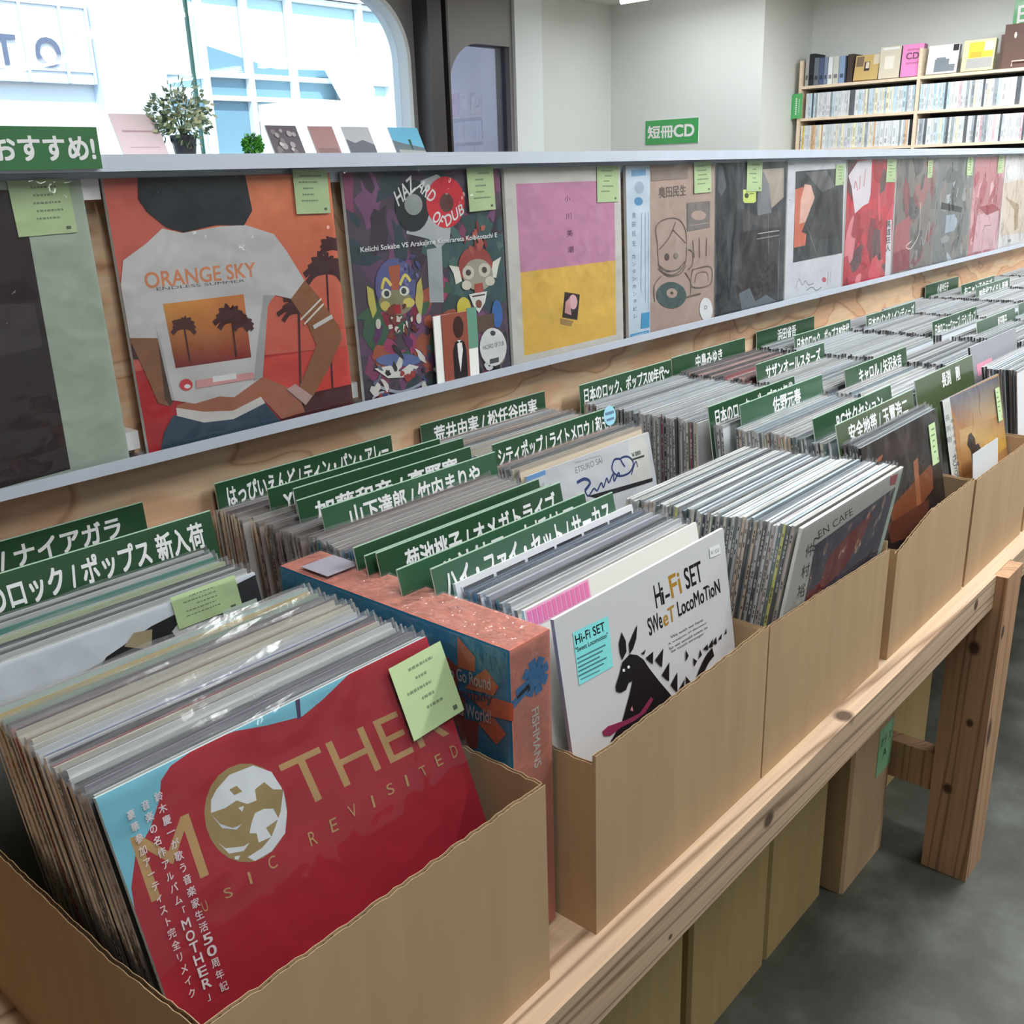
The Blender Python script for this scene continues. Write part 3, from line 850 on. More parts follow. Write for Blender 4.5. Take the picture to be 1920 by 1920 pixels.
  ('P',(160,140,116),[(87,575),(639,469),(699,201),(563,179),(476,418)]),
  ('P',(205,205,208),[(665,816),(664,793),(639,773),(592,756),(528,745),(451,741),(370,743),(289,751),(216,764),(157,782),(115,803),(94,826),(96,847),(119,867),(163,883),(225,894),(298,900),(379,899),(460,891),(535,878),(598,860),(642,839)]),
  ('P',(110,116,122),[(354,97),(477,95),(469,66),(367,67)]),
 ]),
 'mother': ((150,32,46), [
  ('P',(104,166,184),[(-2,1007),(155,1002),(713,1001),(610,970),(539,955),(437,975),(352,998),(264,1005),(178,991),(146,970),(128,931),(89,884),(39,845),(8,785),(-2,728),(0,583),(-9,508),(-70,550)]),
  ('P',(60,50,80),[(534,1002),(549,1002),(534,954),(523,952)]),
  ('T', 'M', (166, 132, 88), (38, 733), (179, 720), (40, 885), 1),
  ('T', 'THER', (166, 132, 88), (445, 743), (971, 713), (432, 871), 1),
  ('P',(140,120,80),[(414,753),(398,724),(375,702),(347,689),(316,686),(286,692),(258,708),(236,730),(219,759),(210,791),(209,824),(216,855),(231,883),(252,905),(278,919),(308,924),(338,920),(367,906),(392,884),(410,855),(421,822),(422,787)]),
  ('P',(196,200,208),[(262,891),(304,908),(369,901),(409,865),(422,812),(398,824),(382,851),(353,846),(348,820),(323,823),(300,844),(268,841),(231,847),(241,874)]),
  ('P',(196,200,208),[(424,811),(414,757),(391,711),(341,689),(294,690),(280,708),(322,709),(354,721),(370,736),(398,765)]),
  ('P',(196,200,208),[(333,794),(359,792),(382,781),(387,751),(348,748),(354,721),(318,725),(321,748),(304,757),(315,774)]),
  ('P',(140,120,80),[(371,837),(391,818),(395,786),(377,796)]),
  ('P',(196,200,208),[(224,776),(236,755),(280,736),(296,737),(276,726),(240,739)]),
  ('P',(196,200,208),[(251,726),(264,721),(256,714),(249,720)]),
  ('P',(180,186,196),[(230,845),(243,813),(269,789),(294,786),(276,781),(244,802)]),
  ('P',(196,200,208),[(298,826),(313,823),(304,813)]),
  ('P',(140,120,80),[(292,876),(312,876),(321,857),(300,858)]),
  ('T', 'U', (166, 132, 88), (139, 649), (152, 647), (139, 673), 1),
  ('T', 'S', (166, 132, 88), (197, 648), (217, 644), (197, 672), 1),
  ('T', 'I', (166, 132, 88), (264, 647), (271, 645), (266, 676), 1),
  ('T', 'C', (166, 132, 88), (323, 649), (345, 648), (324, 680), 1),
  ('T', 'R', (166, 132, 88), (445, 645), (466, 644), (447, 681), 1),
  ('T', 'E', (166, 132, 88), (512, 647), (534, 645), (515, 681), 1),
  ('T', 'V', (166, 132, 88), (578, 652), (602, 650), (577, 686), 1),
  ('T', 'I', (166, 132, 88), (652, 645), (659, 644), (654, 678), 1),
  ('T', 'S', (166, 132, 88), (708, 651), (731, 650), (709, 681), 1),
  ('T', 'I', (166, 132, 88), (774, 645), (782, 644), (776, 677), 1),
  ('T', 'T', (166, 132, 88), (832, 647), (856, 645), (827, 675), 1),
  ('T', 'E', (166, 132, 88), (893, 647), (916, 646), (892, 680), 1),
  ('T', 'D', (166, 132, 88), (954, 644), (976, 642), (954, 680), 1),
  ('T', '鈴', (214, 190, 194), (117, 929), (138, 929), (119, 952), 2),
  ('T', '木', (214, 190, 194), (117, 901), (138, 900), (118, 923), 2),
  ('T', '慶', (214, 190, 194), (117, 872), (138, 871), (118, 895), 2),
  ('T', '一', (214, 190, 194), (116, 843), (138, 842), (118, 866), 2),
  ('T', 'が', (214, 190, 194), (116, 814), (137, 813), (118, 837), 2),
  ('T', '歌', (214, 190, 194), (116, 785), (137, 784), (117, 808), 2),
  ('T', 'う', (214, 190, 194), (116, 756), (137, 755), (117, 779), 2),
  ('T', '音', (214, 190, 194), (116, 727), (137, 726), (117, 750), 2),
  ('T', '楽', (214, 190, 194), (115, 698), (137, 696), (117, 721), 2),
  ('T', '家', (214, 190, 194), (115, 669), (136, 667), (117, 692), 2),
  ('T', '生', (214, 190, 194), (115, 640), (136, 638), (116, 663), 2),
  ('T', '活', (214, 190, 194), (115, 611), (136, 608), (116, 634), 2),
  ('T', '5', (214, 190, 194), (114, 581), (136, 579), (116, 604), 2),
  ('T', '0', (214, 190, 194), (114, 552), (136, 549), (116, 575), 2),
  ('T', '周', (214, 190, 194), (114, 523), (135, 520), (115, 546), 2),
  ('T', '年', (214, 190, 194), (114, 493), (135, 490), (115, 516), 2),
  ('T', '記', (214, 190, 194), (114, 464), (135, 460), (115, 487), 2),
  ('T', '音', (214, 196, 198), (83, 926), (103, 926), (85, 948), 2),
  ('T', '楽', (214, 196, 198), (83, 898), (103, 898), (84, 920), 2),
  ('T', 'の', (214, 196, 198), (83, 869), (102, 869), (84, 892), 2),
  ('T', '名', (214, 196, 198), (82, 841), (102, 840), (84, 863), 2),
  ('T', '作', (214, 196, 198), (82, 812), (102, 812), (84, 835), 2),
  ('T', 'ア', (214, 196, 198), (82, 784), (102, 783), (83, 806), 2),
  ('T', 'ル', (214, 196, 198), (82, 755), (101, 754), (83, 777), 2),
  ('T', 'バ', (214, 196, 198), (81, 726), (101, 725), (83, 749), 2),
  ('T', 'ム', (214, 196, 198), (81, 697), (101, 696), (83, 720), 2),
  ('T', '「', (214, 196, 198), (81, 669), (101, 667), (82, 691), 2),
  ('T', 'M', (214, 196, 198), (81, 640), (100, 638), (82, 662), 2),
  ('T', 'O', (214, 196, 198), (80, 611), (100, 609), (82, 633), 2),
  ('T', 'T', (214, 196, 198), (80, 582), (100, 580), (82, 605), 2),
  ('T', 'H', (214, 196, 198), (80, 553), (100, 551), (81, 576), 2),
  ('T', 'E', (214, 196, 198), (80, 524), (100, 521), (81, 546), 2),
  ('T', 'R', (214, 196, 198), (79, 495), (99, 492), (81, 517), 2),
  ('T', '」', (214, 196, 198), (79, 465), (99, 463), (81, 488), 2),
  ('T', '豪', (206, 190, 190), (46, 922), (65, 923), (48, 944), 2),
  ('T', '華', (206, 190, 190), (46, 894), (65, 894), (47, 916), 2),
  ('T', '参', (206, 190, 190), (46, 866), (65, 866), (47, 888), 2),
  ('T', '加', (206, 190, 190), (45, 838), (64, 838), (47, 860), 2),
  ('T', 'ア', (206, 190, 190), (45, 810), (64, 809), (46, 832), 2),
  ('T', 'ー', (206, 190, 190), (45, 781), (64, 781), (46, 804), 2),
  ('T', 'テ', (206, 190, 190), (44, 753), (64, 752), (46, 775), 2),
  ('T', 'ィ', (206, 190, 190), (44, 725), (63, 724), (46, 747), 2),
  ('T', 'ス', (206, 190, 190), (44, 696), (63, 695), (45, 719), 2),
  ('T', 'ト', (206, 190, 190), (44, 668), (63, 666), (45, 690), 2),
  ('T', '完', (206, 190, 190), (43, 639), (63, 638), (45, 662), 2),
  ('T', '全', (206, 190, 190), (43, 611), (62, 609), (45, 633), 2),
  ('T', 'リ', (206, 190, 190), (43, 582), (62, 580), (44, 605), 2),
  ('T', 'メ', (206, 190, 190), (42, 553), (62, 551), (44, 576), 2),
  ('T', 'イ', (206, 190, 190), (42, 525), (62, 522), (44, 547), 2),
  ('T', 'ク', (206, 190, 190), (42, 496), (61, 493), (43, 518), 2),
 ]),
 'hifi': ((180,179,181), [
  ('T', 'H', (22, 18, 20), (525, 852), (562, 853), (521, 932), 2),
  ('T', 'i-', (22, 18, 20), (565, 852), (612, 851), (562, 912), 2),
  ('T', 'Fi', (150, 112, 40), (623, 855), (688, 854), (614, 936), 2),
  ('T', 'SET', (22, 18, 20), (717, 855), (829, 852), (710, 932), 2),
  ('T', 'SWe', (22, 18, 20), (468, 773), (550, 775), (463, 834), 2),
  ('T', 'eT', (150, 112, 40), (557, 773), (628, 774), (556, 828), 2),
  ('T', 'LocoMoTioN', (22, 18, 20), (650, 777), (936, 769), (648, 831), 2),
  ('T', 'We wish we have', (50, 48, 50), (588, 718), (800, 707), (587, 728), 1),
  ('T', 'A weapon of dinosaur', (50, 48, 50), (567, 699), (825, 687), (566, 709), 1),
  ('T', 'So we would seem to', (50, 48, 50), (570, 682), (825, 670), (568, 692), 1),
  ('T', 'be much stronger', (50, 48, 50), (583, 665), (799, 653), (582, 677), 1),
  ('P',(120,200,200),[(77,931),(257,921),(250,750),(73,758)]),
  ('T', 'Hi-Fi SET', (22, 18, 20), (85, 888), (234, 880), (84, 918), 2),
  ('T', '"Sweet Locomotion"', (22, 18, 20), (79, 864), (245, 854), (78, 880), 2),
  ('S',(70,110,115),5,[(80,843),(226,834)]),
  ('S',(70,110,115),5,[(79,829),(208,821)]),
  ('S',(70,110,115),5,[(78,815),(190,808)]),
  ('S',(70,110,115),5,[(77,802),(223,792)]),
  ('S',(70,110,115),5,[(75,788),(205,779)]),
  ('S',(80,130,132),4,[(83,774),(181,765)]),
  ('P',(226,226,228),[(889,956),(961,951),(964,913),(888,918)]),
  ('T', '¥100', (120, 120, 124), (894, 927), (954, 922), (894, 943), 1),
  ('P',(22,18,20),[(301,752),(293,781),(294,812),(316,844),(332,807),(329,771)]),
  ('P',(22,18,20),[(344,756),(346,792),(377,818),(404,838),(390,794),(365,766)]),
  ('P',(22,18,20),[(344,756),(383,738),(415,709),(438,671),(487,602),(579,483),(465,503),(353,513),(214,509),(185,513),(261,554),(317,625),(341,662),(320,665),(301,647),(271,650),(250,663),(249,682),(277,713),(299,745)]),
  ('P',(120,40,70),[(430,567),(443,552),(388,527),(325,526),(251,536),(190,534),(159,548),(151,566),(184,570),(284,548),(359,539)]),
  ('P',(196,120,140),[(310,571),(322,581),(324,561)]),
  ('P',(205,200,202),[(336,714),(335,712),(332,711),(329,711),(326,712),(324,714),(322,717),(322,719),(323,721),(325,722),(329,722),(332,721),(334,719),(336,716)]),
  ('P',(205,200,202),[(308,713),(307,711),(305,710),(302,711),(299,712),(296,714),(295,716),(295,719),(296,721),(298,722),(301,722),(304,721),(307,718),(308,716)]),
  ('P',(22,18,20),[(404,734),(434,738),(421,724)]),
  ('P',(22,18,20),[(427,710),(474,715),(464,672)]),
  ('P',(22,18,20),[(479,682),(534,703),(513,641)]),
  ('P',(22,18,20),[(507,616),(560,642),(545,576)]),
  ('P',(22,18,20),[(552,561),(600,588),(587,515)]),
  ('P',(22,18,20),[(583,516),(639,545),(616,474)]),
  ('P',(22,18,20),[(648,554),(676,518),(642,495)]),
  ('P',(22,18,20),[(666,648),(681,618),(660,606)]),
  ('P',(22,18,20),[(706,600),(730,579),(709,566)]),
  ('P',(22,18,20),[(756,614),(766,589),(742,582)]),
  ('P',(22,18,20),[(777,606),(809,614),(811,589)]),
  ('P',(22,18,20),[(813,600),(848,620),(841,589)]),
  ('P',(22,18,20),[(844,601),(871,620),(872,590)]),
  ('P',(22,18,20),[(883,603),(913,617),(905,597)]),
  ('P',(22,18,20),[(931,606),(947,626),(946,605)]),
  ('S',(22,18,20),36,[(704,482),(743,524),(796,559),(841,571)]),
 ]),
 'urban': ((196,196,192), [
  ('P',(76,72,88),[(166,879),(993,917),(966,576),(193,598)]),
  ('P',(128,58,60),[(685,848),(702,868),(738,838),(699,754),(564,643),(226,590),(189,649),(314,665),(340,768),(473,812)]),
  ('P',(176,90,96),[(852,992),(950,982),(947,929),(877,942)]),
  ('P',(180,196,184),[(962,964),(1048,989),(1003,578),(952,577)]),
  ('T', 'EN CAFE', (60, 58, 60), (190, 900), (504, 913), (161, 939), 1),
  ('T', 'URBAN', (70, 68, 70), (131, 923), (228, 659), (193, 904), 1),
  ('T', '仲', (50, 48, 52), (90, 841), (169, 834), (72, 909), 1),
  ('T', '村', (50, 48, 52), (95, 750), (174, 741), (77, 820), 1),
  ('T', '裕', (50, 48, 52), (99, 657), (180, 647), (81, 729), 1),
  ('S',(90,70,74),14,[(205,583),(444,560),(965,557)]),
 ]),
 'beach': ((196,198,204), [
  ('P',(110,150,200),[(10,1035),(136,1030),(136,978),(-8,976)]),
  ('P',(206,216,200),[(808,997),(969,1011),(968,758),(759,753)]),
  ('T', 'ETSUKO SAI', (110, 112, 118), (351, 930), (570, 932), (351, 960), 1),
  ('T', "Count on me, I'll be there", (110, 112, 118), (356, 977), (562, 966), (355, 988), 1),
  ('S',(50,62,110),16,[(346,886),(411,889),(446,861),(395,833)]),
  ('S',(50,62,110),10,[(395,833),(415,801),(467,826),(488,809),(533,839),(543,812),(582,851),(592,824),(640,859),(637,821),(684,854),(692,832)]),
  ('S',(50,62,110),11,[(722,918),(668,925),(637,882),(680,838),(773,832),(823,871),(788,914),(722,918),(746,870)]),
  ('S',(50,62,110),8,[(788,817),(844,875),(854,844)]),
  ('T', '￥880', (50, 60, 50), (823, 903), (901, 902), (820, 926), 2),
  ('P',(60,66,60),[(816,896),(928,893),(925,882),(818,887)]),
  ('P',(40,40,44),[(407,803),(968,758),(963,739),(485,769)]),
 ]),
 'obi': ((176,128,80), [
  ('G',[(104,106,122),(84,86,102),(196,160,110),(176,120,72)],[(93,998),(990,988),(1079,741),(210,793)]),
  ('G',[(196,160,110),(176,120,72),(208,160,70),(150,90,50)],[(210,793),(1079,741),(1081,528),(156,513)]),
  ('P',(44,36,38),[(342,737),(389,744),(441,702),(449,657),(494,658),(527,618),(455,609),(454,542),(345,552),(352,636),(303,685)]),
  ('P',(30,28,30),[(-103,1011),(-44,1011),(-55,510),(-121,525)]),
  ('P',(200,200,196),[(-45,1008),(117,1007),(111,506),(-33,512)]),
  ('T', '長', (60, 60, 62), (1, 879), (82, 877), (4, 916), 1),
  ('T', '渕', (60, 60, 62), (-5, 817), (76, 815), (-2, 854), 1),
  ('T', '剛', (60, 60, 62), (-11, 755), (70, 752), (-8, 792), 1),
  ('T', '時', (90, 90, 92), (85, 854), (136, 852), (88, 879), 1),
  ('T', '代', (90, 90, 92), (85, 813), (136, 810), (88, 838), 1),
  ('T', 'は', (90, 90, 92), (85, 772), (136, 769), (89, 797), 1),
  ('T', '僕', (90, 90, 92), (85, 730), (137, 727), (89, 755), 1),
  ('T', 'ら', (90, 90, 92), (86, 689), (137, 685), (89, 714), 1),
  ('T', 'に', (90, 90, 92), (86, 647), (137, 643), (89, 672), 1),
  ('T', '雨', (90, 90, 92), (86, 605), (138, 601), (90, 630), 1),
  ('T', 'TSUYOSHI', (70, 70, 74), (44, 678), (47, 504), (96, 677), 1),
 ]),
 'anzen': ((40,28,26), [
  ('P',(120,66,40),[(246,636),(873,732),(841,592),(281,461)]),
  ('P',(150,92,60),[(613,793),(676,801),(644,455),(584,457)]),
  ('P',(92,48,32),[(187,570),(762,554),(698,396),(215,467)]),
  ('P',(150,80,44),[(189,914),(254,915),(213,892),(150,896)]),
  ('P',(58,36,30),[(209,968),(620,960),(661,839),(307,878)]),
 ]),
}
# ------------------------------------------------------------------ the room
def slab(name, x0, x1, y0, y1, z0, z1, m):
    b = MB()
    b.box(x0, x1, y0, y1, z0, z1, WHITE)
    return struct(b.build(name, m))

YW, CEIL = 2.60, Z0 + 1.20
slab('floor', -3.6, 5.4, -4.6, 2.72, -0.1, 0.0, M_FLOOR)
slab('ceiling', -3.6, 5.4, -4.6, 2.72, CEIL, CEIL + 0.1, M_CEIL)
slab('wall_south', -3.6, 5.4, -4.7, -4.6, 0, CEIL, M_WALL)
slab('wall_west', -3.7, -3.6, -4.6, 2.72, 0, CEIL, M_DARKW)
slab('wall_east', 5.2, 5.3, -4.6, 1.628, 0, CEIL, M_WALL)
b = MB()
b.box(4.638, 5.4, 1.628, 2.72, 0, CEIL, WHITE)
struct(b.build('wall_alcove', M_WALL))

# window wall: rounded opening on the left, dark mullion, tinted pane, jamb in window-lit white, plain wall
b = MB()
WX0, WX1, WZ0, WZ1, WR = -2.6, 3.035, Z0 + 0.36, Z0 + 1.12, 0.30
b.box(-3.6, WX0, YW, YW + 0.12, 0, CEIL, WHITE)
b.box(WX0, 3.06, YW, YW + 0.12, 0, WZ0, WHITE)
b.box(WX0, WX1 - WR, YW, YW + 0.12, WZ1, CEIL, WHITE)
arc = [(WX1 - WR + WR * math.sin(t), WZ1 - WR + WR * math.cos(t)) for t in [i * math.pi / 32 for i in range(17)]]
for A, B in zip(arc, arc[1:]):
    for y, fl in ((YW, False), (YW + 0.12, True)):
        q = [(A[0], y, A[1]), (B[0], y, B[1]), (3.06, y, B[1] if B[1] < CEIL else CEIL), (3.06, y, A[1])]
        b.face(q if not fl else q[::-1], WHITE)
    b.face([(A[0], YW, A[1]), (A[0], YW + 0.12, A[1]), (B[0], YW + 0.12, B[1]), (B[0], YW, B[1])], WHITE)
for y in (YW, YW + 0.12):
    b.face([(WX1 - WR, y, WZ1), (3.06, y, WZ1), (3.06, y, CEIL), (WX1 - WR, y, CEIL)], WHITE)
b.box(WX1, 3.06, YW, YW + 0.12, WZ0, WZ1 - WR, WHITE)
struct(b.build('wall_north', M_GREYP))
b = MB()
path = [(WX0, WZ1 - 0.006)] + [(a[0] - 0.006 * math.sin(i * math.pi / 32), a[1] - 0.006 * math.cos(i * math.pi / 32)) for i, a in enumerate(arc)] + [(WX1 - 0.006, WZ0)]
for A, B in zip(path, path[1:]):
    d = Vector((B[0] - A[0], 0, B[1] - A[1])).normalized()
    n = Vector((-d.z, 0, d.x)) * -0.022
    for y0, y1 in ((YW - 0.006, YW + 0.10),):
        P0, P1 = Vector((A[0], 0, A[1])), Vector((B[0], 0, B[1]))
        q = [P0, P1, P1 + n, P0 + n]
        b.face([(p.x, y0, p.z) for p in q], WHITE)
        b.face([(p.x, y0 if k in (0, 1) else y1, p.z) for k, p in enumerate([P0 + n, P1 + n, P1 + n, P0 + n])], WHITE)
w1 = struct(b.build('window_1', M_WALLW))
b = MB()
b.box(WX0, 1.895, YW + 0.05, YW + 0.058, WZ0, WZ1, WHITE)
b.box(1.901, WX1, YW + 0.05, YW + 0.058, WZ0, WZ1, WHITE)
b.build('window_pane', M_GLASS, w1)
b = MB()
b.box(1.893, 1.903, YW + 0.046, YW + 0.062, WZ0, WZ1, C((60, 128, 118), 1.2))
b.build('pane_joint', M_PRINT, w1)
slab('trim_1', 3.06, 3.15, YW - 0.10, YW + 0.12, 0, CEIL, M_BLACK)
b = MB()
b.box(3.15, 3.235, YW - 0.03, YW + 0.12, 0, CEIL, WHITE)
b.box(3.15, 3.165, YW - 0.06, YW - 0.03, 0, CEIL, WHITE)
b.box(3.222, 3.235, YW - 0.06, YW - 0.03, 0, CEIL, WHITE)
struct(b.build('trim_2', M_BLACK))
# tinted side light with a rounded head
b = MB()
GX0, GX1, GZ1, GR = 3.285, 3.74, Z0 + 0.93, 0.22
b.box(3.235, GX0, YW, YW + 0.10, 0, CEIL, WHITE)
b.box(GX1, 3.765, YW, YW + 0.10, 0, CEIL, WHITE)
b.box(GX0, GX1, YW, YW + 0.10, GZ1, CEIL, WHITE)
b.box(GX0, GX1, YW, YW + 0.10, 0, 0.25, WHITE)
ar2 = [(GX0 + GR - GR * math.cos(t), GZ1 - GR + GR * math.sin(t)) for t in [i * math.pi / 24 for i in range(13)]]
for A, B in zip(ar2, ar2[1:]):
    for y in (YW, YW + 0.10):
        b.face([(A[0], y, A[1]), (B[0], y, B[1]), (B[0], y, GZ1), (A[0], y, GZ1)] if B[0] - A[0] > 1e-6 else [(A[0], y, A[1]), (B[0], y, B[1]), (A[0], y, GZ1)], WHITE)
    b.face([(A[0], YW, A[1]), (A[0], YW + 0.10, A[1]), (B[0], YW + 0.10, B[1]), (B[0], YW, B[1])], WHITE)
w2 = struct(b.build('window_2', M_GREYP))
b = MB()
b.box(GX0 - 0.02, GX1 + 0.02, YW + 0.03, YW + 0.036, 0.25, GZ1 + 0.01, WHITE)
b.build('window_pane', M_TINT, w2)
slab('trim_3', 3.765, 3.985, YW - 0.02, YW + 0.12, 0, CEIL, M_WALLW)
slab('wall_plain', 3.985, 4.638, YW, YW + 0.12, 0, CEIL, M_WALL)
slab('window_ledge', WX0, 3.05, 2.22, YW, Z0 + 0.36, Z0 + 0.385, M_WALLW)

# ------------------------------------------------------------------ across the street
slab('street', -8, 16, 2.72, 14, -0.12, -0.02, M_GREYW)
b = MB()
b.box(-6, 4.37, 7.0, 7.4, 0, 5.0, WHITE)
b.box(4.37, 12, 7.0, 7.4, 0, Z0 + 0.50, WHITE)
b.box(4.37, 12, 7.0, 7.4, Z0 + 1.93, 5.0, WHITE)
b.box(6.95, 12, 7.0, 7.4, Z0 + 0.5, Z0 + 1.93, WHITE)
fac = b.build('shop_building', M_FAC)
tag(fac, 'white building with tall pale glass front across the street', 'building')
b = MB()
b.box(3.75, 4.30, 6.86, 7.0, 0, 4.2, WHITE)
b.build('pilaster', M_FACB, fac)
b = MB()
b.box(4.37, 6.95, 7.10, 7.12, Z0 + 0.5, Z0 + 1.93, WHITE)
b.build('glass_front', M_FACG, fac)
b = MB()
b.face([(4.85, 7.09, Z0 + 1.05), (6.3, 7.09, Z0 + 1.05), (6.28, 7.09, Z0 + 1.32), (5.6, 7.09, Z0 + 1.30), (4.85, 7.09, Z0 + 1.46)], WHITE)
b.face([(4.88, 7.09, Z0 + 0.5), (5.26, 7.09, Z0 + 0.5), (5.26, 7.09, Z0 + 1.03), (4.88, 7.09, Z0 + 1.03)], WHITE)
b.build('darker_glass', M_FACD, fac)  # darker glass areas laid over the pale glass front
b = MB()
for x in (4.40, 4.82, 5.28, 5.77, 6.62):
    b.box(x - 0.025, x + 0.025, 7.02, 7.09, Z0 + 0.5, Z0 + 1.93, WHITE)
for z in (0.52, 1.03, 1.22, 1.90):
    b.box(4.37, 6.95, 7.03, 7.09, Z0 + z - 0.02, Z0 + z + 0.02, WHITE)
b.build('window_bars', M_FAC, fac)
b = MB()
b.box(5.3, 6.5, 6.3, 7.0, Z0 + 0.3, Z0 + 0.98, WHITE)
b.build('porch', M_FAC, fac)
b = MB()
q = [(6.02, 1.40), (6.45, 1.42), (6.63, 1.15), (6.60, 0.5), (6.38, 0.5), (6.38, 0.9), (6.25, 1.05)]
b.face([(x, 6.90, Z0 + z) for x, z in q], WHITE)
b.face([(x, 6.98, Z0 + z) for x, z in q][::-1], WHITE)
for A, B in zip(q, q[1:] + q[:1]):
    b.face([(A[0], 6.90, Z0 + A[1]), (A[0], 6.98, Z0 + A[1]), (B[0], 6.98, Z0 + B[1]), (B[0], 6.90, Z0 + B[1])], WHITE)
b.build('stair_flank', M_FAC, fac)
b = MB()
b.box(1.8, 3.745, 6.92, 6.995, Z0 + 1.09, Z0 + 1.62, C((236, 238, 240), 1))
sb = b.build('shop_sign', M_MATTE)
tag(sb, 'white panelled sign band with large letters on building across the street', 'sign')
b = MB()
for x in (2.86, 3.22, 3.52, 3.73):
    b.box(x - 0.012, x + 0.012, 6.90, 6.92, Z0 + 1.08, Z0 + 1.63, C((176, 188, 206), 1))
for z in (1.085, 1.17, 1.625):
    b.box(1.8, 3.745, 6.905, 6.92, Z0 + z - 0.008, Z0 + z + 0.008, C((176, 188, 206), 1))
b.build('sign_frame', M_MATTE, sb)
b = MB()
write(b, 'T', (2.98, 6.90, Z0 + 1.19), (0.17, 0, 0), (0, 0, 0.20), C((92, 102, 122), 1), 2)
write(b, 'O', (3.29, 6.90, Z0 + 1.19), (0.19, 0, 0), (0, 0, 0.20), C((92, 102, 122), 1), 2)
write(b, '案', (3.60, 6.90, Z0 + 1.42), (0.07, 0, 0), (0, 0, 0.08), C((206, 214, 226), 1), 1)
write(b, '内', (3.61, 6.90, Z0 + 1.30), (0.07, 0, 0), (0, 0, 0.08), C((206, 214, 226), 1), 1)
b.build('lettering', M_MATTE, sb)
b = MB()
b.box(6.1, 12.0, 4.6, 4.8, 0, Z0 + 1.04, WHITE)  # added backing, stands in for the grey reflected in the tinted pane
tag(b.build('backing_wall', M_GREYW), 'low grey wall added behind the tinted pane for its reflected grey', 'wall')

# ------------------------------------------------------------------ ceiling lamps
def lamp(x, y, i):
    t = empty('ceiling_lamp', (x, y, CEIL), 'slim fluorescent lamp above the cream wall of the alcove' if i == len(TUBES) - 1 else 'unseen slim fluorescent lamp on the shop ceiling, placed to light the racks', 'lamp', 'fluorescent ceiling lamps')
    h = 0.62
    b = MB()
    b.box(-0.05, 0.05, -h, h, -0.045, 0, WHITE)
    b.build('housing', M_WHITEP, t)
    b = MB()
    b.tube([(0, -h + 0.02, -0.062), (0, h - 0.02, -0.062)], 0.014, WHITE, n=10)
    b.build('tube', M_LAMP, t, smooth=True)
    ld = bpy.data.lights.new('tube_light', 'AREA')
    ld.shape = 'RECTANGLE'
    ld.size, ld.size_y = 0.07, 2 * h - 0.06
    ld.energy = TUBE_W[i]
    ld.color = (0.95, 0.99, 1.0)
    lo = bpy.data.objects.new('tube_light', ld)
    COL.objects.link(lo)
    lo.parent = t
    lo.location = (0, 0, -0.082)
for i, (x, y) in enumerate(TUBES):
    lamp(x, y, i)

# ------------------------------------------------------------------ record table and display panel
TT = Z0 - 0.424
table = empty('record_table', (1.4, -0.3, 0), 'long sawn pine table under the rows of record boxes', 'table')
def part(name, m, parent, *boxes):
    b = MB()
    for x in boxes:
        b.box(*x, WHITE)
    o = b.build(name, m)
    o.parent = parent
    o.matrix_parent_inverse = Matrix.Translation(-Vector(parent.location))
    return o
part('table_top', M_PINE, table, (-0.9, 4.4, -0.628, 0.045, TT - 0.03, TT))
part('front_rail', M_PINE, table, (-0.9, 1.3545, -0.632, -0.594, TT - 0.066, TT - 0.0005))
part('front_rail', M_PINE, table, (1.4505, 4.4, -0.632, -0.594, TT - 0.066, TT - 0.0005))
part('leg', M_POST, table, (1.355, 1.45, -0.652, -0.562, 0, TT - 0.002))
part('leg', M_POST, table, (-0.75, -0.66, -0.6515, -0.562, 0, TT - 0.002))
part('leg', M_POST, table, (4.2, 4.29, -0.6515, -0.562, 0, TT - 0.002))
part('leg', M_POST, table, (1.355, 1.45, -0.06, 0.03, 0, TT - 0.031))
part('cross_brace', M_POST, table, (1.375, 1.413, -0.561, -0.061, 0.17, 0.255))

panel = empty('record_display', (1.4, 0.06, 0), 'long plywood panel behind the boxes, holding a row of face-out records', 'display panel')
part('plywood_sheet', M_PLY, panel, (-0.9, 1.55, 0.046, 0.066, 0.0, Z0 + 0.330), (1.551, 4.4, 0.046, 0.066, 0.0, Z0 + 0.330))
part('top_rail', M_ALU, panel, (-0.9, 4.4, -0.012, 0.070, Z0 + 0.3185, Z0 + 0.336), (-0.9, 4.4, 0.022, 0.045, Z0 + 0.300, Z0 + 0.3184))
part('bottom_rail', M_ALU, panel, (-0.9, 4.4, -0.012, -0.0085, Z0 - 0.010, Z0 + 0.003), (-0.9, 4.4, -0.0084, 0.0455, Z0 - 0.010, Z0 - 0.0075))
for x, z in ((0.0575, 0.004), (0.3995, 0.004), (0.0575, 0.290)):
    part('rail_clip', M_WHITEP, panel, (x, x + 0.021, 0.018, 0.0455, Z0 + z, Z0 + z + 0.022))

b = MB()
b.box(-0.42, 0.066, -0.020, -0.0125, Z0 + 0.3215, Z0 + 0.363, C((214, 218, 220)), front=C((52, 98, 60)))
write(b, 'スタッフおすすめ!', (-0.146, -0.0203, Z0 + 0.330), (0.206, 0, 0), (0, 0, 0.024), C((216, 222, 216)), 3)
sg = b.build('staff_sign', M_SIGN)
tag(sg, 'small green board with white lettering clipped to the top rail at far left', 'sign')

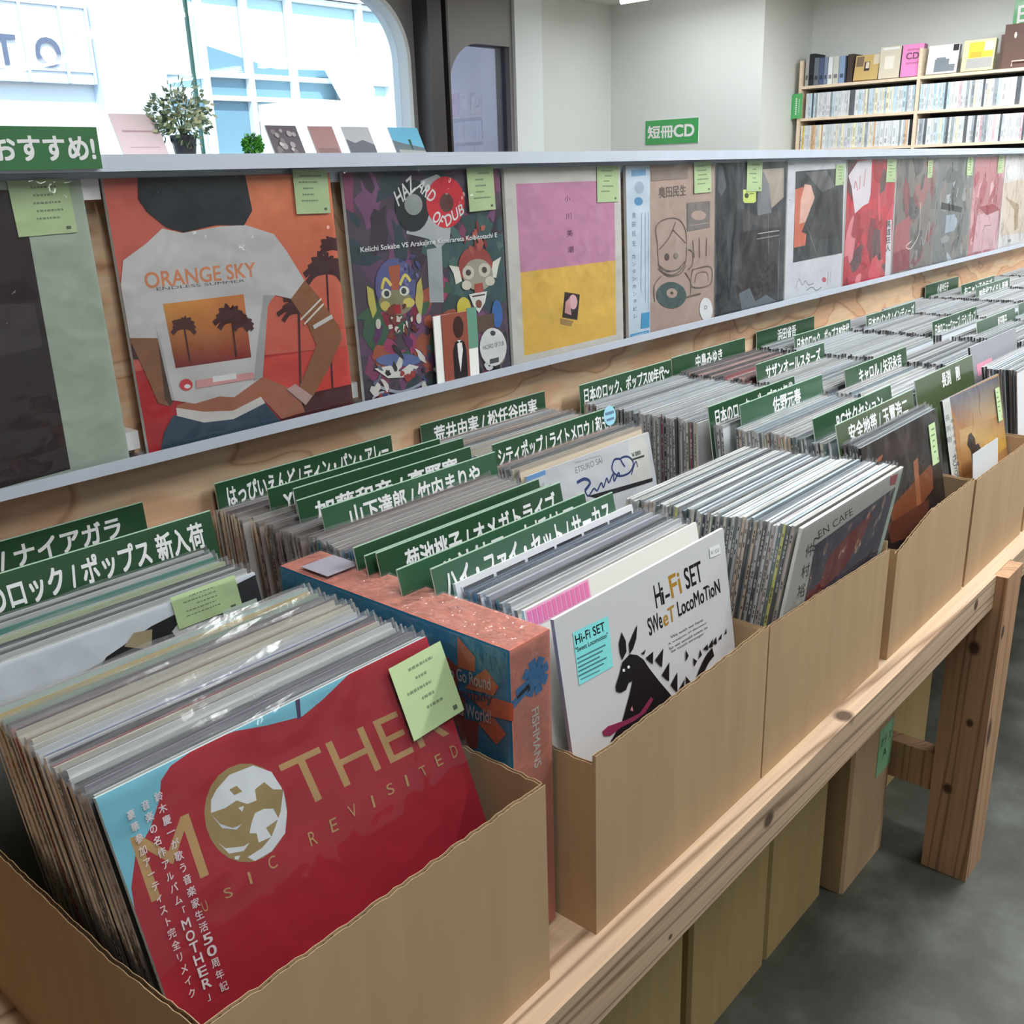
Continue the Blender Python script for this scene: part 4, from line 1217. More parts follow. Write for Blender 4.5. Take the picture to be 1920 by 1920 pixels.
# ------------------------------------------------------------------ display records
def price_card(parent, x, z, w, h, loc=(0, -0.0022, 0), lines=5, seed=1, slope=0.0):
    b = MB()
    b.box(0, w, -0.0004, 0, 0, h, C(GREENTAG))
    rnd = random.Random(seed)
    dk = C((110, 128, 100))
    for i in range(lines):
        z1 = h * (0.86 - 0.7 * i / lines)
        a = rnd.uniform(0.15, 0.4)
        e = rnd.uniform(0.55, 0.85)
        k = a
        while k < e:
            s_ = rnd.uniform(0.02, 0.06)
            b.box(w * k, w * min(e, k + s_), -0.0006, -0.0004, z1 - h * 0.018, z1 + h * 0.018, dk)
            k += s_ + 0.018
    b.box(w * 0.82, w * 0.9, -0.0006, -0.0004, h * 0.07, h * 0.13, C((80, 92, 74)))
    o = b.build('price_label', M_PRINT, parent, (x, loc[1], z), (0, slope, 0))
    o['label'] = 'pale green price label'
    return o

def sheet(parent, w, h, y, seed, m, name='plastic_sleeve', amp=0.0012, over=0.004, n=10):
    rnd = random.Random(seed)
    b = MB()
    Y = [[y - amp * rnd.random() for _ in range(n + 1)] for _ in range(n + 1)]
    for i in range(n):
        for j in range(n):
            def p(a, c):
                return (-over + (w + 2 * over) * a / n, Y[a][c], (h + over) * c / n)
            b.face([p(i, j), p(i + 1, j), p(i + 1, j + 1), p(i, j + 1)], WHITE)
    return b.build(name, m, parent, smooth=True)

def record(name, key, w, h, t, loc, tilt, label, group=None, yaw=0, back=(170, 160, 150), edge=(200, 200, 198), spine=None, m=None, gain=None):
    b = MB()
    bgc = ART[key][0] if key in ART else key
    b.box(0, w, 0, t, 0, h, C(back, gain), front=C(bgc, gain), top=C(edge, gain), left=C(spine or edge, gain), right=C(edge, gain))
    y = cover(b, key, w, h, gain) if key in ART else -0.0002
    o = b.build(name, m or M_SATIN, None, loc, (-tilt, 0, yaw))
    tag(o, label, 'record', group)
    return o, y

W = 0.318
SHOW = [('brown', -0.262, 'dark brown record sleeve with a pale green band, leftmost on the display rail', (0.240, 0.262, 0.064, 0.056)),
        ('orange', 0.081, 'orange record sleeve with a person in a white T-shirt seen from behind', (0.255, 0.268, 0.056, 0.055)),
        ('dub', 0.421, 'purple record sleeve crowded with painted masks and two record discs', (0.240, 0.256, 0.060, 0.064)),
        ('pink', 0.749, 'pale record sleeve split into a pink field above a yellow field', (0.244, 0.257, 0.064, 0.062)),
        ('ok', 1.084, 'beige record sleeve with a line-drawn smiling face and pale blue strip', (0.234, 0.261, 0.066, 0.060)),
        ('dark', 1.406, 'nearly black record sleeve with a round-cornered yellow-green sticker', (0.128, 0.258, 0.068, 0.064)),
        ('sign', 1.730, 'white record sleeve with a dark portrait photo and handwriting below', (0.255, 0.258, 0.052, 0.050)),
        ('red', 2.059, 'red blotched record sleeve with a white splash at its top', (0.248, 0.258, 0.066, 0.060)),
        ('script', 2.388, 'grey and rose record sleeve with a cream handwritten flourish', (0.230, 0.262, 0.040, 0.048)),
        ('grey', 2.712, 'murky grey record sleeve with a pale blue patch, right of the flourish sleeve', (0.250, 0.262, 0.058, 0.056)),
        ('rose', 3.045, 'dusty rose record sleeve near the right end of the display rail', (0.235, 0.262, 0.070, 0.056)),
        ('cream', 3.370, 'whitish record sleeve with cream stains, rightmost on the display rail', None)]
for i, (k, x, lab, tg) in enumerate(SHOW):
    o, y = record('display_record', k, W, W, 0.006, (x, 0.004, Z0 - 0.006), 0.03, lab, 'records shown face-out on the panel', gain=None)
    if tg:
        price_card(o, tg[0], tg[1], tg[2], tg[3], (0, y - 0.0006, 0), seed=i, slope=0.02 if i % 2 else -0.02)
    sheet(o, W, W, y - 0.0018, 40 + i, M_FILM, over=0.003, amp=0.0016)

# small brown card standing on the rail in front of the mask sleeve
b = MB()
cw, chh = 0.094, 0.108
b.box(0, cw, 0, 0.002, 0, chh, C((206, 204, 200)), front=C((206, 204, 200)))
b.box(0.016, 0.072, -0.0012, 0, 0.0, chh, C((124, 66, 54)))
b.box(0.072, cw, -0.0011, 0, 0.05, chh + 0.004, C((88, 128, 110)))
def blob(b, pts, y, col):
    b.face([(p[0], y, p[1]) for p in pts], col)
blob(b, [(0.036, 0.0), (0.066, 0.0), (0.066, 0.05), (0.062, 0.062), (0.052, 0.068), (0.042, 0.064), (0.036, 0.05)], -0.0014, C((34, 28, 30)))
blob(b, [(0.046, 0.066), (0.056, 0.066), (0.058, 0.05), (0.050, 0.016), (0.047, 0.04)], -0.0016, C((196, 192, 192)))
blob(b, [(0.051 + 0.0115 * math.cos(t), 0.086 + 0.017 * math.sin(t)) for t in [k * 0.4189 for k in range(15)]], -0.0015, C((52, 32, 30)))
blob(b, [(0.046, 0.066), (0.051, 0.063), (0.056, 0.066), (0.056, 0.061), (0.051, 0.063), (0.046, 0.061)], -0.0018, C((24, 20, 22)))
fl = b.build('picture_card', M_SATIN, None, (0.558, -0.0070, Z0 - 0.004), (-0.02, 0, 0))
tag(fl, 'small brown card with a figure in a dinner jacket before the mask sleeve', 'card')
# ------------------------------------------------------------------ cardboard boxes
def carton(x0, x1, y0, y1, h, label, seed, z=TT, m=None, group='open cardboard boxes on the table', dips=None, rough=0.0012, fine=True, tt=0.004):
    """Open box: each wall is two liners with a zigzag flute between them, the top edge slightly ragged."""
    rnd = random.Random(seed)
    b = MB()
    o = Vector((x0, y0, z))
    LX, LY = x1 - x0, y1 - y0
    def wall(p, q, nrm, prof, flute):
        p, q, nrm = Vector(p), Vector(q), Vector(nrm)
        L = (q - p).length
        n = max(6, int(L / 0.0075)) if fine else 8
        zs = [prof(i / n) + rnd.uniform(-rough, rough) for i in range(n + 1)]
        P = [p + (q - p) * (i / n) for i in range(n + 1)]
        for off, th in ((0.0, 0.0006), (tt - 0.0006, 0.0006)):
            for i in range(n):
                a, c = P[i] - nrm * off, P[i + 1] - nrm * off
                a2, c2 = a - nrm * th, c - nrm * th
                za, zc = Vector((0, 0, zs[i])), Vector((0, 0, zs[i + 1]))
                b.face([tuple(a), tuple(c), tuple(c + zc), tuple(a + za)], WHITE, 0)
                b.face([tuple(c2), tuple(a2), tuple(a2 + za), tuple(c2 + zc)], WHITE, 0)
                b.face([tuple(a + za), tuple(c + zc), tuple(c2 + zc), tuple(a2 + za)], WHITE, 1)
        for i in range(n * 2):
            def zz(k):
                t = k / (2 * n)
                w_ = 0.0008 if k % 2 else tt - 0.0008
                zt = min(zs[int(min(k // 2, n))], zs[min(k // 2 + 1, n)]) - 0.0012
                return p + (q - p) * t - nrm * w_, zt
            (a, za), (c, zc) = zz(i), zz(i + 1)
            b.face([tuple(a + Vector((0, 0, za - 0.02))), tuple(c + Vector((0, 0, zc - 0.02))), tuple(c + Vector((0, 0, zc))), tuple(a + Vector((0, 0, za)))], WHITE, 2)
        for e, zz_ in ((P[0], zs[0]), (P[-1], zs[-1])):
            b.face([tuple(e), tuple(e - nrm * tt), tuple(e - nrm * tt + Vector((0, 0, zz_))), tuple(e + Vector((0, 0, zz_)))], WHITE, 1)
    d = dips or {}
    wall((0, 0, 0), (LX, 0, 0), (0, -1, 0), d.get('front', lambda t: h), True)
    wall((LX, tt, 0), (LX, LY - tt, 0), (1, 0, 0), d.get('right', lambda t: h), True)
    wall((LX, LY, 0), (0, LY, 0), (0, 1, 0), d.get('back', lambda t: h), True)
    wall((0, LY - tt, 0), (0, tt, 0), (-1, 0, 0), d.get('left', lambda t: h), True)
    b.box(tt, LX - tt, tt, LY - tt, 0, 0.005, WHITE)
    mm = m or M_CARD
    c = b.build('cardboard_box', [mm, M_CARDIN, M_FLUTE], None, tuple(o))
    return tag(c, label, 'box', group)

FB = [(-0.262, 0.083, 0.217), (0.157, 0.500, 0.210), (0.504, 0.874, 0.205), (0.907, 1.249, 0.203), (1.262, 1.605, 0.201), (1.622, 1.972, 0.20), (1.990, 2.340, 0.20), (2.357, 2.707, 0.2), (2.724, 3.074, 0.2), (3.091, 3.441, 0.2), (3.458, 3.808, 0.2)]
ORD = ['first', 'second', 'third', 'fourth', 'fifth', 'sixth', 'seventh', 'eighth', 'ninth', 'tenth', 'eleventh', 'twelfth', 'thirteenth', 'fourteenth', 'fifteenth', 'sixteenth', 'seventeenth', 'eighteenth', 'nineteenth', 'twentieth']
def ordinal(n):
    if n <= 20:
        return ORD[n - 1]
    tens = ['', '', 'twenty', 'thirty', 'forty', 'fifty', 'sixty', 'seventy'][n // 10]
    if n % 10 == 0:
        return tens[:-1] + 'ieth'
    return tens + '-' + ORD[n % 10 - 1]
FRONT_LAB = ['large nearest cardboard box, holding the red globe record, at bottom left', 'cardboard box holding the white record with a black animal',
             'cardboard box holding the tightly packed records with printed spines', 'cardboard box with a torn left corner, holding brown-black records',
             'cardboard box with the sunset-coloured record, cut by the right edge of view']
for i, (x0, x1, h) in enumerate(FB[:8]):
    lab = FRONT_LAB[i] if i < 5 else '%s cardboard box of the front row, beyond the one with the sunset record' % ordinal(i + 1)
    dips = None
    if i == 0:
        dips = {'left': lambda t: 0.200 + 0.016 * max(0, t - 0.8) * 5}
    if i == 1:
        dips = {'left': lambda t: 0.196 + (0.012 if t < 0.3 else 0), 'right': lambda t: 0.206, 'front': lambda t: 0.206 + 0.006 * t}
    if i == 2:
        dips = {'front': lambda t: 0.210 - 0.018 * t}
    if i == 3:
        dips = {'front': lambda t: 0.176 + 0.03 * min(1, t * 2.6), 'left': lambda t: 0.20 - (0.02 if t > 0.9 else 0)}
    carton(x0, x1, -0.603, 0.040, h, lab, 5 + i, dips=dips, rough=0.0013 if i in (0, 1, 3) else 0.0008, fine=i < 5)
# torn flaps
b = MB()
zb = TT + 0.17
pts = [(0.0, 0.0), (0.028, 0.0), (0.026, -0.03), (0.020, -0.07), (0.016, -0.12), (0.010, -0.15), (0.006, -0.08), (0.002, -0.05)]
for y, s_ in ((0, 1), (0.003, -1)):
    b.face([(p[0], y, p[1]) for p in pts][::s_], WHITE)
for A, B in zip(pts, pts[1:] + pts[:1]):
    b.face([(A[0], 0, A[1]), (A[0], 0.003, A[1]), (B[0], 0.003, B[1]), (B[0], 0, B[1])], WHITE, 1)
fo = b.build('torn_flap', [M_CARDIN, M_FLUTE])
box4 = [o for o in bpy.data.objects if o.get('label') == FRONT_LAB[3]][0]
fo.parent = box4
fo.location = (-0.024, 0.020, 0.178)
b = MB()
pts = [(0.0, 0.0), (0.036, 0.004), (0.034, -0.012), (0.024, -0.010), (0.022, -0.024), (0.010, -0.018), (0.004, -0.030)]
for y, s_ in ((0, 1), (0.003, -1)):
    b.face([(p[0], y, p[1]) for p in pts][::s_], WHITE)
fo = b.build('torn_flap', [M_CARDIN, M_FLUTE])
box2 = [o for o in bpy.data.objects if o.get('label') == FRONT_LAB[1]][0]
fo.parent = box2
fo.location = (0.300, 0.045, 0.212)

# ------------------------------------------------------------------ boxes stored under the table
UB = [(0.300, 0.596, -0.446, 0.56, 'closed cardboard box under the table, left of the narrow dark gap'), (0.632, 0.896, -0.438, 0.56, 'closed cardboard box under the table, right of the narrow dark gap'),
      (0.902, 1.138, -0.438, 0.56, 'closed cardboard box under the table, left of the one with the green label'), (1.160, 1.364, -0.474, 0.56, 'closed cardboard box under the table with a green label, by the post')]
for i, (x0, x1, y, h, lab) in enumerate(UB):
    b = MB()
    D = 0.34
    r = 0.006
    LX = x1 - x0
    prof = [(r, 0), (LX - r, 0), (LX, r), (LX, D - r), (LX - r, D), (r, D), (0, D - r), (0, r)]
    for A, B in zip(prof, prof[1:] + prof[:1]):
        b.face([(A[0], A[1], 0), (B[0], B[1], 0), (B[0], B[1], h), (A[0], A[1], h)], WHITE)
    b.face([(p[0], p[1], 0) for p in prof][::-1], WHITE)
    b.face([(p[0], p[1], h) for p in prof], WHITE)
    b.box(0.01, LX / 2 - 0.001, 0.01, D - 0.01, h, h + 0.004, WHITE)
    b.box(LX / 2 + 0.001, LX - 0.01, 0.01, D - 0.01, h, h + 0.004, WHITE)
    o = tag(b.build('storage_box', M_CARD2 if i < 3 else M_CARD, None, (x0, y, 0.0)), lab, 'box', 'boxes stored under the table')
    if i == 3:
        b = MB()
        b.box(0, 0.075, -0.0005, 0, 0, 0.11, C((120, 170, 130)))
        write(b, 'ガテス', (0.008, -0.0008, 0.066), (0.055, 0, 0), (0, 0, 0.022), C((40, 60, 46)), 1)
        write(b, 'A', (0.026, -0.0008, 0.034), (0.020, 0, 0), (0, 0, 0.022), C((40, 60, 46)), 1)
        b.build('box_label', M_PRINT, o, (0.125, -0.0004, 0.21))['label'] = 'green handwritten label'
b = MB()
b.box(0, 0.34, 0, 0.30, 0, 0.5, WHITE)
b.box(0.01, 0.168, 0.01, 0.29, 0.5, 0.504, WHITE)
b.box(0.172, 0.33, 0.01, 0.29, 0.5, 0.504, WHITE)
tag(b.build('storage_box', M_CARD2, None, (1.49, -0.40, 0.0)), 'closed cardboard box under the table, behind the pine post', 'box', 'boxes stored under the table')

# ------------------------------------------------------------------ records in the boxes
LP = 0.315
_jk = {}
def jacket_mesh(front, edge, spine, t):
    key = (front, edge, spine, t)
    if key not in _jk:
        b = MB()
        g = 0.0012
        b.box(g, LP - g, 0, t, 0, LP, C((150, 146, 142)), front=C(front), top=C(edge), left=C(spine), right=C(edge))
        rv = random.Random(sum(edge) * 7 + sum(spine) * 3 + int(t * 1e5))
        mk = C(tuple(int(v * 0.42) for v in spine)) if sum(spine) > 330 else C((190, 188, 180))
        z = LP - 0.012
        while z > 0.11 and rv.random() < 0.985:                 # title printed down the spine
            L_ = rv.uniform(0.003, 0.007)
            if rv.random() < 0.72:
                b.face([(g - 0.0002, t * 0.75, z - L_), (g - 0.0002, t * 0.25, z - L_), (g - 0.0002, t * 0.25, z), (g - 0.0002, t * 0.75, z)], mk)
            z -= L_ + rv.choice((0.0015, 0.0015, 0.002, 0.012))
        o = b.build('record_sleeve', M_PRINT)
        _jk[key] = o.data
        bpy.data.objects.remove(o)
    return _jk[key]
_lips = []
for k in range(6):
    b = MB()
    rnd = random.Random(300 + k)
    n = 9
    zs = [LP + rnd.uniform(0.002, 0.0060) for _ in range(n + 1)]
    ys = [rnd.uniform(-0.0008, 0.0004) for _ in range(n + 1)]
    for i in range(n):
        xa, xb = -0.003 + 0.321 * i / n, -0.003 + 0.321 * (i + 1) / n
        b.face([(xa, -0.0006, LP - 0.004), (xb, -0.0006, LP - 0.004), (xb, ys[i + 1], zs[i + 1]), (xa, ys[i], zs[i])], WHITE)
    b.face([(-0.003, -0.0006, 0.06), (-0.003, 0.004, 0.06), (-0.003, 0.003, zs[0]), (-0.003, ys[0], zs[0])], WHITE)
    b.face([(0.318, -0.0006, 0.06), (0.318, 0.004, 0.06), (0.318, 0.003, zs[-1]), (0.318, ys[-1], zs[-1])], WHITE)
    o = b.build('sleeve_rim', M_LIP, smooth=False)
    _lips.append(o.data)
    bpy.data.objects.remove(o)

def sleeve_pose(x, ytop, ztop, tilt, h=LP):
    return (x, ytop - h * math.sin(tilt), Z0 + ztop - h * math.cos(tilt))

def colour_word(c):
    r, g, b_ = c
    mx, mn = max(c), min(c)
    if mx < 75:
        return 'black'
    if mx - mn < 26:
        return 'white' if mn > 188 else ('pale grey' if mn > 150 else ('grey' if mn > 100 else 'dark grey'))
    if r == mx:
        if b_ > g + 14:
            return 'pink' if mx > 150 else 'plum'
        if g > 0.82 * r:
            return 'yellow' if b_ < 0.72 * r else 'cream'
        return 'red' if g < 0.55 * r else ('cream' if mn > 140 else 'tan')
    if g == mx:
        return 'green'
    return 'pale blue' if mn > 130 else 'blue'

def add_sleeve(x, ytop, ztop, tilt, front, edge, spine, t, label, group, rnd, lip=True, yaw=0.0):
    o = bpy.data.objects.new('record_sleeve', jacket_mesh(front, edge, spine, t))
    COL.objects.link(o)
    o.location = sleeve_pose(x, ytop, ztop, tilt)
    o.rotation_euler = (-tilt, 0, yaw)
    tag(o, label, 'record', group)
    if lip:
        l = bpy.data.objects.new('sleeve_rim', rnd.choice(_lips))
        COL.objects.link(l)
        l.parent = o
    return o

Wt, Cr, Gy, Dk, Bk = (206, 208, 208), (208, 200, 180), (160, 164, 168), (84, 86, 90), (38, 38, 42)
PAL = {
 'near': [Wt, (84, 92, 98), (120, 108, 126), Bk, Bk, Wt, Wt, (60, 60, 66), (196, 190, 176), (150, 44, 66), (52, 50, 62), Wt, (92, 112, 160), Wt, (206, 204, 196), Cr, (150, 120, 96), Cr, (190, 184, 170), (60, 46, 46), (196, 92, 88), (120, 118, 120), (150, 168, 150), Gy, (200, 176, 110), (176, 196, 190), (210, 190, 196)],
 'bw': [(44, 132, 116), Wt, (44, 46, 50), Wt, (60, 62, 62), (190, 206, 160), Wt],
 'plastic': [(150, 138, 134), (166, 154, 150), (128, 112, 108), (176, 168, 164), (110, 92, 90), (186, 180, 176)],
 'hifi': [(216, 214, 204), (206, 206, 210), (70, 90, 118), (190, 190, 206), Wt, (190, 190, 196), (40, 40, 44)],
 'pale': [(190, 198, 206), (176, 190, 198), (204, 208, 210), (150, 166, 174), (206, 206, 200), (132, 144, 152), (196, 190, 192), (210, 212, 216), (90, 96, 104), (186, 186, 180)],
 'back3': [(196, 180, 160), Wt, Gy, (208, 196, 170), (196, 200, 206), (150, 128, 110), (216, 200, 176), Dk, (206, 150, 130)],
 'white': [(208, 214, 220), (198, 206, 212), (214, 216, 216), (180, 188, 196), (130, 136, 142), (204, 210, 218), (194, 196, 196)],
 'red': [(150, 66, 74), (54, 40, 44), (176, 130, 126), (46, 38, 42), (196, 150, 140), (110, 50, 60), (60, 50, 54)],
 'black': [(60, 62, 66), (40, 40, 44), (150, 156, 162), (46, 44, 48)],
}
SPN = {
 'near': [(140, 124, 124), (156, 140, 138), (110, 98, 98), (176, 166, 162), (84, 76, 74)],
 'spines': [(214, 210, 206), (60, 60, 62), (220, 212, 190), (170, 174, 172), (222, 218, 208), (84, 112, 108), (200, 188, 178), (216, 180, 160), (220, 214, 110), (186, 172, 164), (56, 76, 70), (222, 220, 218), (210, 202, 184), (204, 196, 190)],
 'plastic': [(142, 124, 120), (160, 144, 140), (130, 112, 108), (176, 162, 158), (70, 124, 154), (110, 96, 94)],
 'mixed': [(210, 208, 204), (50, 50, 54), (216, 214, 210), (130, 56, 66), (196, 196, 198), (120, 136, 148), (214, 198, 178), (216, 214, 210)],
 'dark': [(48, 44, 46), (64, 58, 60), (90, 84, 84), (40, 38, 42), (110, 92, 90)],
}
GROUPS = [  # colour list, spine list, top y first -> last, number, x first -> last, tilt first -> last, top z, anchor, group
 ('near', 'near', -0.474, -0.292, 27, -0.250, -0.2435, 20, 20, -0.095, '{o} behind the red globe record in the nearest box', 'records packed behind the red globe record', True),
 ('bw', 'near', -0.205, -0.105, 11, -0.247, -0.244, 12, 10, -0.098, '{o} behind the black-and-white photo record, left column', 'records behind the black-and-white photo record', True),
 ('plastic', 'near', -0.064, 0.020, 7, -0.244, -0.244, 8, 4, -0.100, '{o} behind the two-line green divider, left column', 'records between the two left-hand dividers', True),
 ('hifi', 'plastic', -0.500, -0.430, 8, 0.1685, 0.1685, 13, 13, -0.097, '{o} behind the cream sleeve, in the black animal record box', 'records behind the black animal record', True),
 ('plastic', 'plastic', -0.392, -0.336, 6, 0.1685, 0.1685, 12, 12, -0.104, '{o} behind the foremost divider of the second column', 'records between the foremost dividers of the second column', True),
 ('plastic', 'plastic', -0.286, -0.176, 19, 0.1685, 0.170, 9, 7, -0.096, '{o} in front of the long slash-lettered divider, second column', 'records in the middle of the second column', False),
 ('plastic', 'plastic', -0.154, -0.058, 17, 0.1685, 0.170, 8, 6, -0.098, '{o} behind the long slash-lettered divider, second column', 'records between crowded dividers of the second column', True),
 ('plastic', 'plastic', -0.040, 0.018, 10, 0.1685, 0.170, 5, 3, -0.099, '{o} in front of the rearmost divider, second column', 'records at the back of the second column', False),
 ('back3', 'mixed', -0.180, -0.130, 8, 0.545, 0.546, 11, 9, -0.104, '{o} behind the white handwritten-title record, third column', 'records behind the white handwritten-title record', True),
 ('back3', 'mixed', -0.108, 0.022, 18, 0.545, 0.545, 8, 2, -0.098, '{o} behind the blue-stickered divider, third column', 'records at the back of the third column', True),
 ('pale', 'spines', -0.606, -0.390, 48, 0.545, 0.516, -8, -3, -0.100, '{o} behind the white-bordered red-shape record, third box', 'tightly packed records in the third box', True),
 ('white', 'mixed', -0.244, -0.012, 36, 0.9205, 0.923, 3, 1, -0.097, '{o} behind the blank white sleeve, back of fourth column', 'records at the back of the fourth column', True),
 ('black', 'dark', -0.522, -0.500, 5, 0.921, 0.921, 12, 12, -0.098, '{o} behind the brown-black record, fourth column', 'glossy dark records in the torn-corner box', True),
 ('pale', 'spines', -0.486, -0.455, 6, 0.921, 0.921, 12.5, 12, -0.100, '{o} behind the foremost divider, fourth column', 'records between the front dividers of the fourth column', True),
 ('pale', 'spines', -0.440, -0.322, 22, 0.921, 0.921, 11, 8, -0.099, '{o} behind the second divider, fourth column', 'records in the middle of the fourth column', True),
 ('pale', 'mixed', -0.303, -0.280, 4, 0.921, 0.921, 8, 8, -0.100, '{o} behind the third divider, fourth column', 'records behind the third divider of the fourth column', True),
 ('red', 'dark', -0.148, 0.000, 20, 1.270, 1.274, 6, 2, -0.098, '{o} behind the foremost back-row divider, fifth column', 'dark red records at the back of the fifth column', True),
 ('pale', 'dark', -0.316, -0.172, 20, 1.274, 1.280, 10, 7, -0.098, '{o} behind the middle divider, fifth column', 'pale records in the middle of the fifth column', True),
 ('pale', 'dark', -0.458, -0.338, 15, 1.271, 1.274, 12, 10, -0.099, '{o} behind the foremost divider, fifth column', 'pale records near the front of the fifth column', True),
]
SKIP = [(0.17, y) for y in (-0.412, -0.386, -0.330, -0.318, -0.298, -0.168, -0.118, -0.080, -0.048)] + [(-0.24, -0.079), (0.55, -0.124)] + [(0.92, y) for y in (-0.273, -0.309, -0.447, -0.492)] + [(1.27, y) for y in (-0.160, -0.327, -0.470)]
for gi, (pal, spn, ya, yb, n, xa, xb, ta, tb, z, anchor, grp, fwd) in enumerate(GROUPS):
    rnd = random.Random(900 + gi)
    P, S = PAL[pal], SPN[spn]
    keep = [i for i in range(n) if not any(abs(xa - sx) < 0.05 and -0.0035 < ya + (yb - ya) * i / max(1, n - 1) - sy < 0.0065 for sx, sy in SKIP)]
    for m_, i in enumerate(keep):
        t = i / max(1, n - 1)
        e = P[i % len(P)] if pal in ('near', 'bw') else rnd.choice(P)
        sp = rnd.choice(S)
        o_ = ordinal(m_ + 1 if fwd else len(keep) - m_)
        step = abs(yb - ya) / max(1, n - 1)
        th = min(0.0042, max(0.0024, step * rnd.uniform(0.45, 0.75)))
        th = 0.0034 if spn == 'spines' and step < 0.005 else (0.0026, 0.0034, 0.0042)[min(2, int((th - 0.0022) / 0.0009))]
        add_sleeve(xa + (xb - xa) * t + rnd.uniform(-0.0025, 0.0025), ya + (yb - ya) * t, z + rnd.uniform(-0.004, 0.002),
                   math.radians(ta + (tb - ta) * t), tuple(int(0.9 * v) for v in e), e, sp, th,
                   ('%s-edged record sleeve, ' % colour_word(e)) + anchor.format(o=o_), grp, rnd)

# the far columns: more sleeves than one could tell apart
b = MB()
rnd = random.Random(4)
def loose_row(b, x, ya, yb, n, pal, spn, z, ta, tb):
    for i in range(n):
        t = i / max(1, n - 1)
        y, til = ya + (yb - ya) * t, math.radians(ta + (tb - ta) * t)
        th = rnd.uniform(0.0026, 0.0045)
        xx = x + rnd.uniform(-0.004, 0.004)
        zt = z + rnd.uniform(-0.004, 0.002)
        e, sp = rnd.choice(PAL[pal]), rnd.choice(SPN[spn])
        ox, oy, oz = sleeve_pose(xx, y, zt, til)
        n0 = len(b.v)
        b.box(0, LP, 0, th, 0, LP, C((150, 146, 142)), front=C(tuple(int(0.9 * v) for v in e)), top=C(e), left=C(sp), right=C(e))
        hh = LP + rnd.uniform(0.002, 0.006)
        b.face([(-0.002, -0.0006, LP - 0.004), (0.317, -0.0006, LP - 0.004), (0.317, -0.001, hh), (-0.002, -0.001, hh)], WHITE, 1)
        ct, st = math.cos(til), math.sin(til)
        for k in range(n0, len(b.v)):
            px, py, pz = b.v[k]
            b.v[k] = (ox + px, oy + py * ct + pz * st, oz - py * st + pz * ct)
for ci, x in enumerate((1.640, 2.008, 2.375, 2.745, 3.110, 3.478)):
    loose_row(b, x, -0.275, 0.012, 44, 'white', 'dark', -0.098, 7, 2)
    if ci == 0:
        loose_row(b, x, -0.548, -0.484, 12, 'pale', 'dark', -0.099, 8, 11.5)
        loose_row(b, x, -0.424, -0.305, 18, 'pale', 'dark', -0.099, 11.5, 8)
    else:
        loose_row(b, x, -0.574, -0.305, 40, 'white', 'dark', -0.099, 4, 8)
st = b.build('packed_records', [M_PRINT, M_LIP])
st['kind'] = 'stuff'
tag(st, 'mass of pale record sleeves packed in the far boxes toward the right', 'records')

# ------------------------------------------------------------------ records seen by their covers
def covered(key, TL, tilt, w, lab, t=0.0042, film_=True, yaw=0.0, **k):
    tl = math.radians(tilt)
    o, y = record('record_sleeve', key, w, LP, t, sleeve_pose(TL[0], TL[1], TL[2], tl), tl, lab, None, yaw, **k)
    if film_:
        sheet(o, w, LP, y - 0.0012, len(lab), M_FILM, over=0.003, amp=0.001)
    return o, y

o, y = covered('mother', (-0.250, -0.481, -0.093), 21, LP, 'red record with a gold-and-white globe and gold lettering, front of the nearest box', edge=(190, 206, 206), spine=(170, 180, 186))
price_card(o, 0.262, 0.237, 0.064, 0.068, (0, y - 0.0022, 0), seed=5, slope=-0.03)
o, y = covered('hifi', (0.1665, -0.5475, -0.0955), 8.6, LP, 'white record with a black long-eared animal and turquoise sticker', film_=False, edge=(206, 206, 206), spine=(150, 130, 140), m=M_SATIN)
o, y = covered('urban', (0.549, -0.614, -0.102), -8.6, LP, 'white-bordered record with a brown-red shape on navy, front of the third box', edge=(206, 206, 204))
o, y = covered('beach', (0.545, -0.192, -0.111), 12, LP, 'white record with a blue handwritten title and pale corner sticker', edge=(196, 200, 206))
o, y = covered('anzen', (0.917, -0.530, -0.100), 12, LP, 'brown-black record with orange streaks, front of the torn-corner box', edge=(120, 126, 134), spine=(40, 34, 34))
price_card(o, 0.268, 0.225, 0.030, 0.070, (0, y - 0.0020, 0), seed=6)
o, y = covered('obi', (1.294, -0.520, -0.100), 13, 0.30, 'sunset-coloured record with dark raised hands and a white paper band', edge=(110, 112, 120), spine=(36, 34, 36), yaw=-0.02)
price_card(o, 0.262, 0.225, 0.024, 0.066, (0, y - 0.0020, 0), seed=7)

b = MB()
b.box(0, 0.145, -0.0006, 0, 0, 0.13, C((176, 178, 180)))
tag(b.build('paper_slip', M_MATTE, None, (1.325, -0.588, Z0 - 0.325), (-0.12, 0, 0)), 'blank white card slipped before the sunset-coloured record', 'card')
o, y = record('record_sleeve', (206, 206, 204), LP, LP, 0.004, sleeve_pose(0.917, -0.252, -0.100, 0.06), 0.06, 'blank white record sleeve, front of the back row in the fourth column', None, edge=(210, 210, 208), spine=(190, 188, 186), m=M_PRINT)
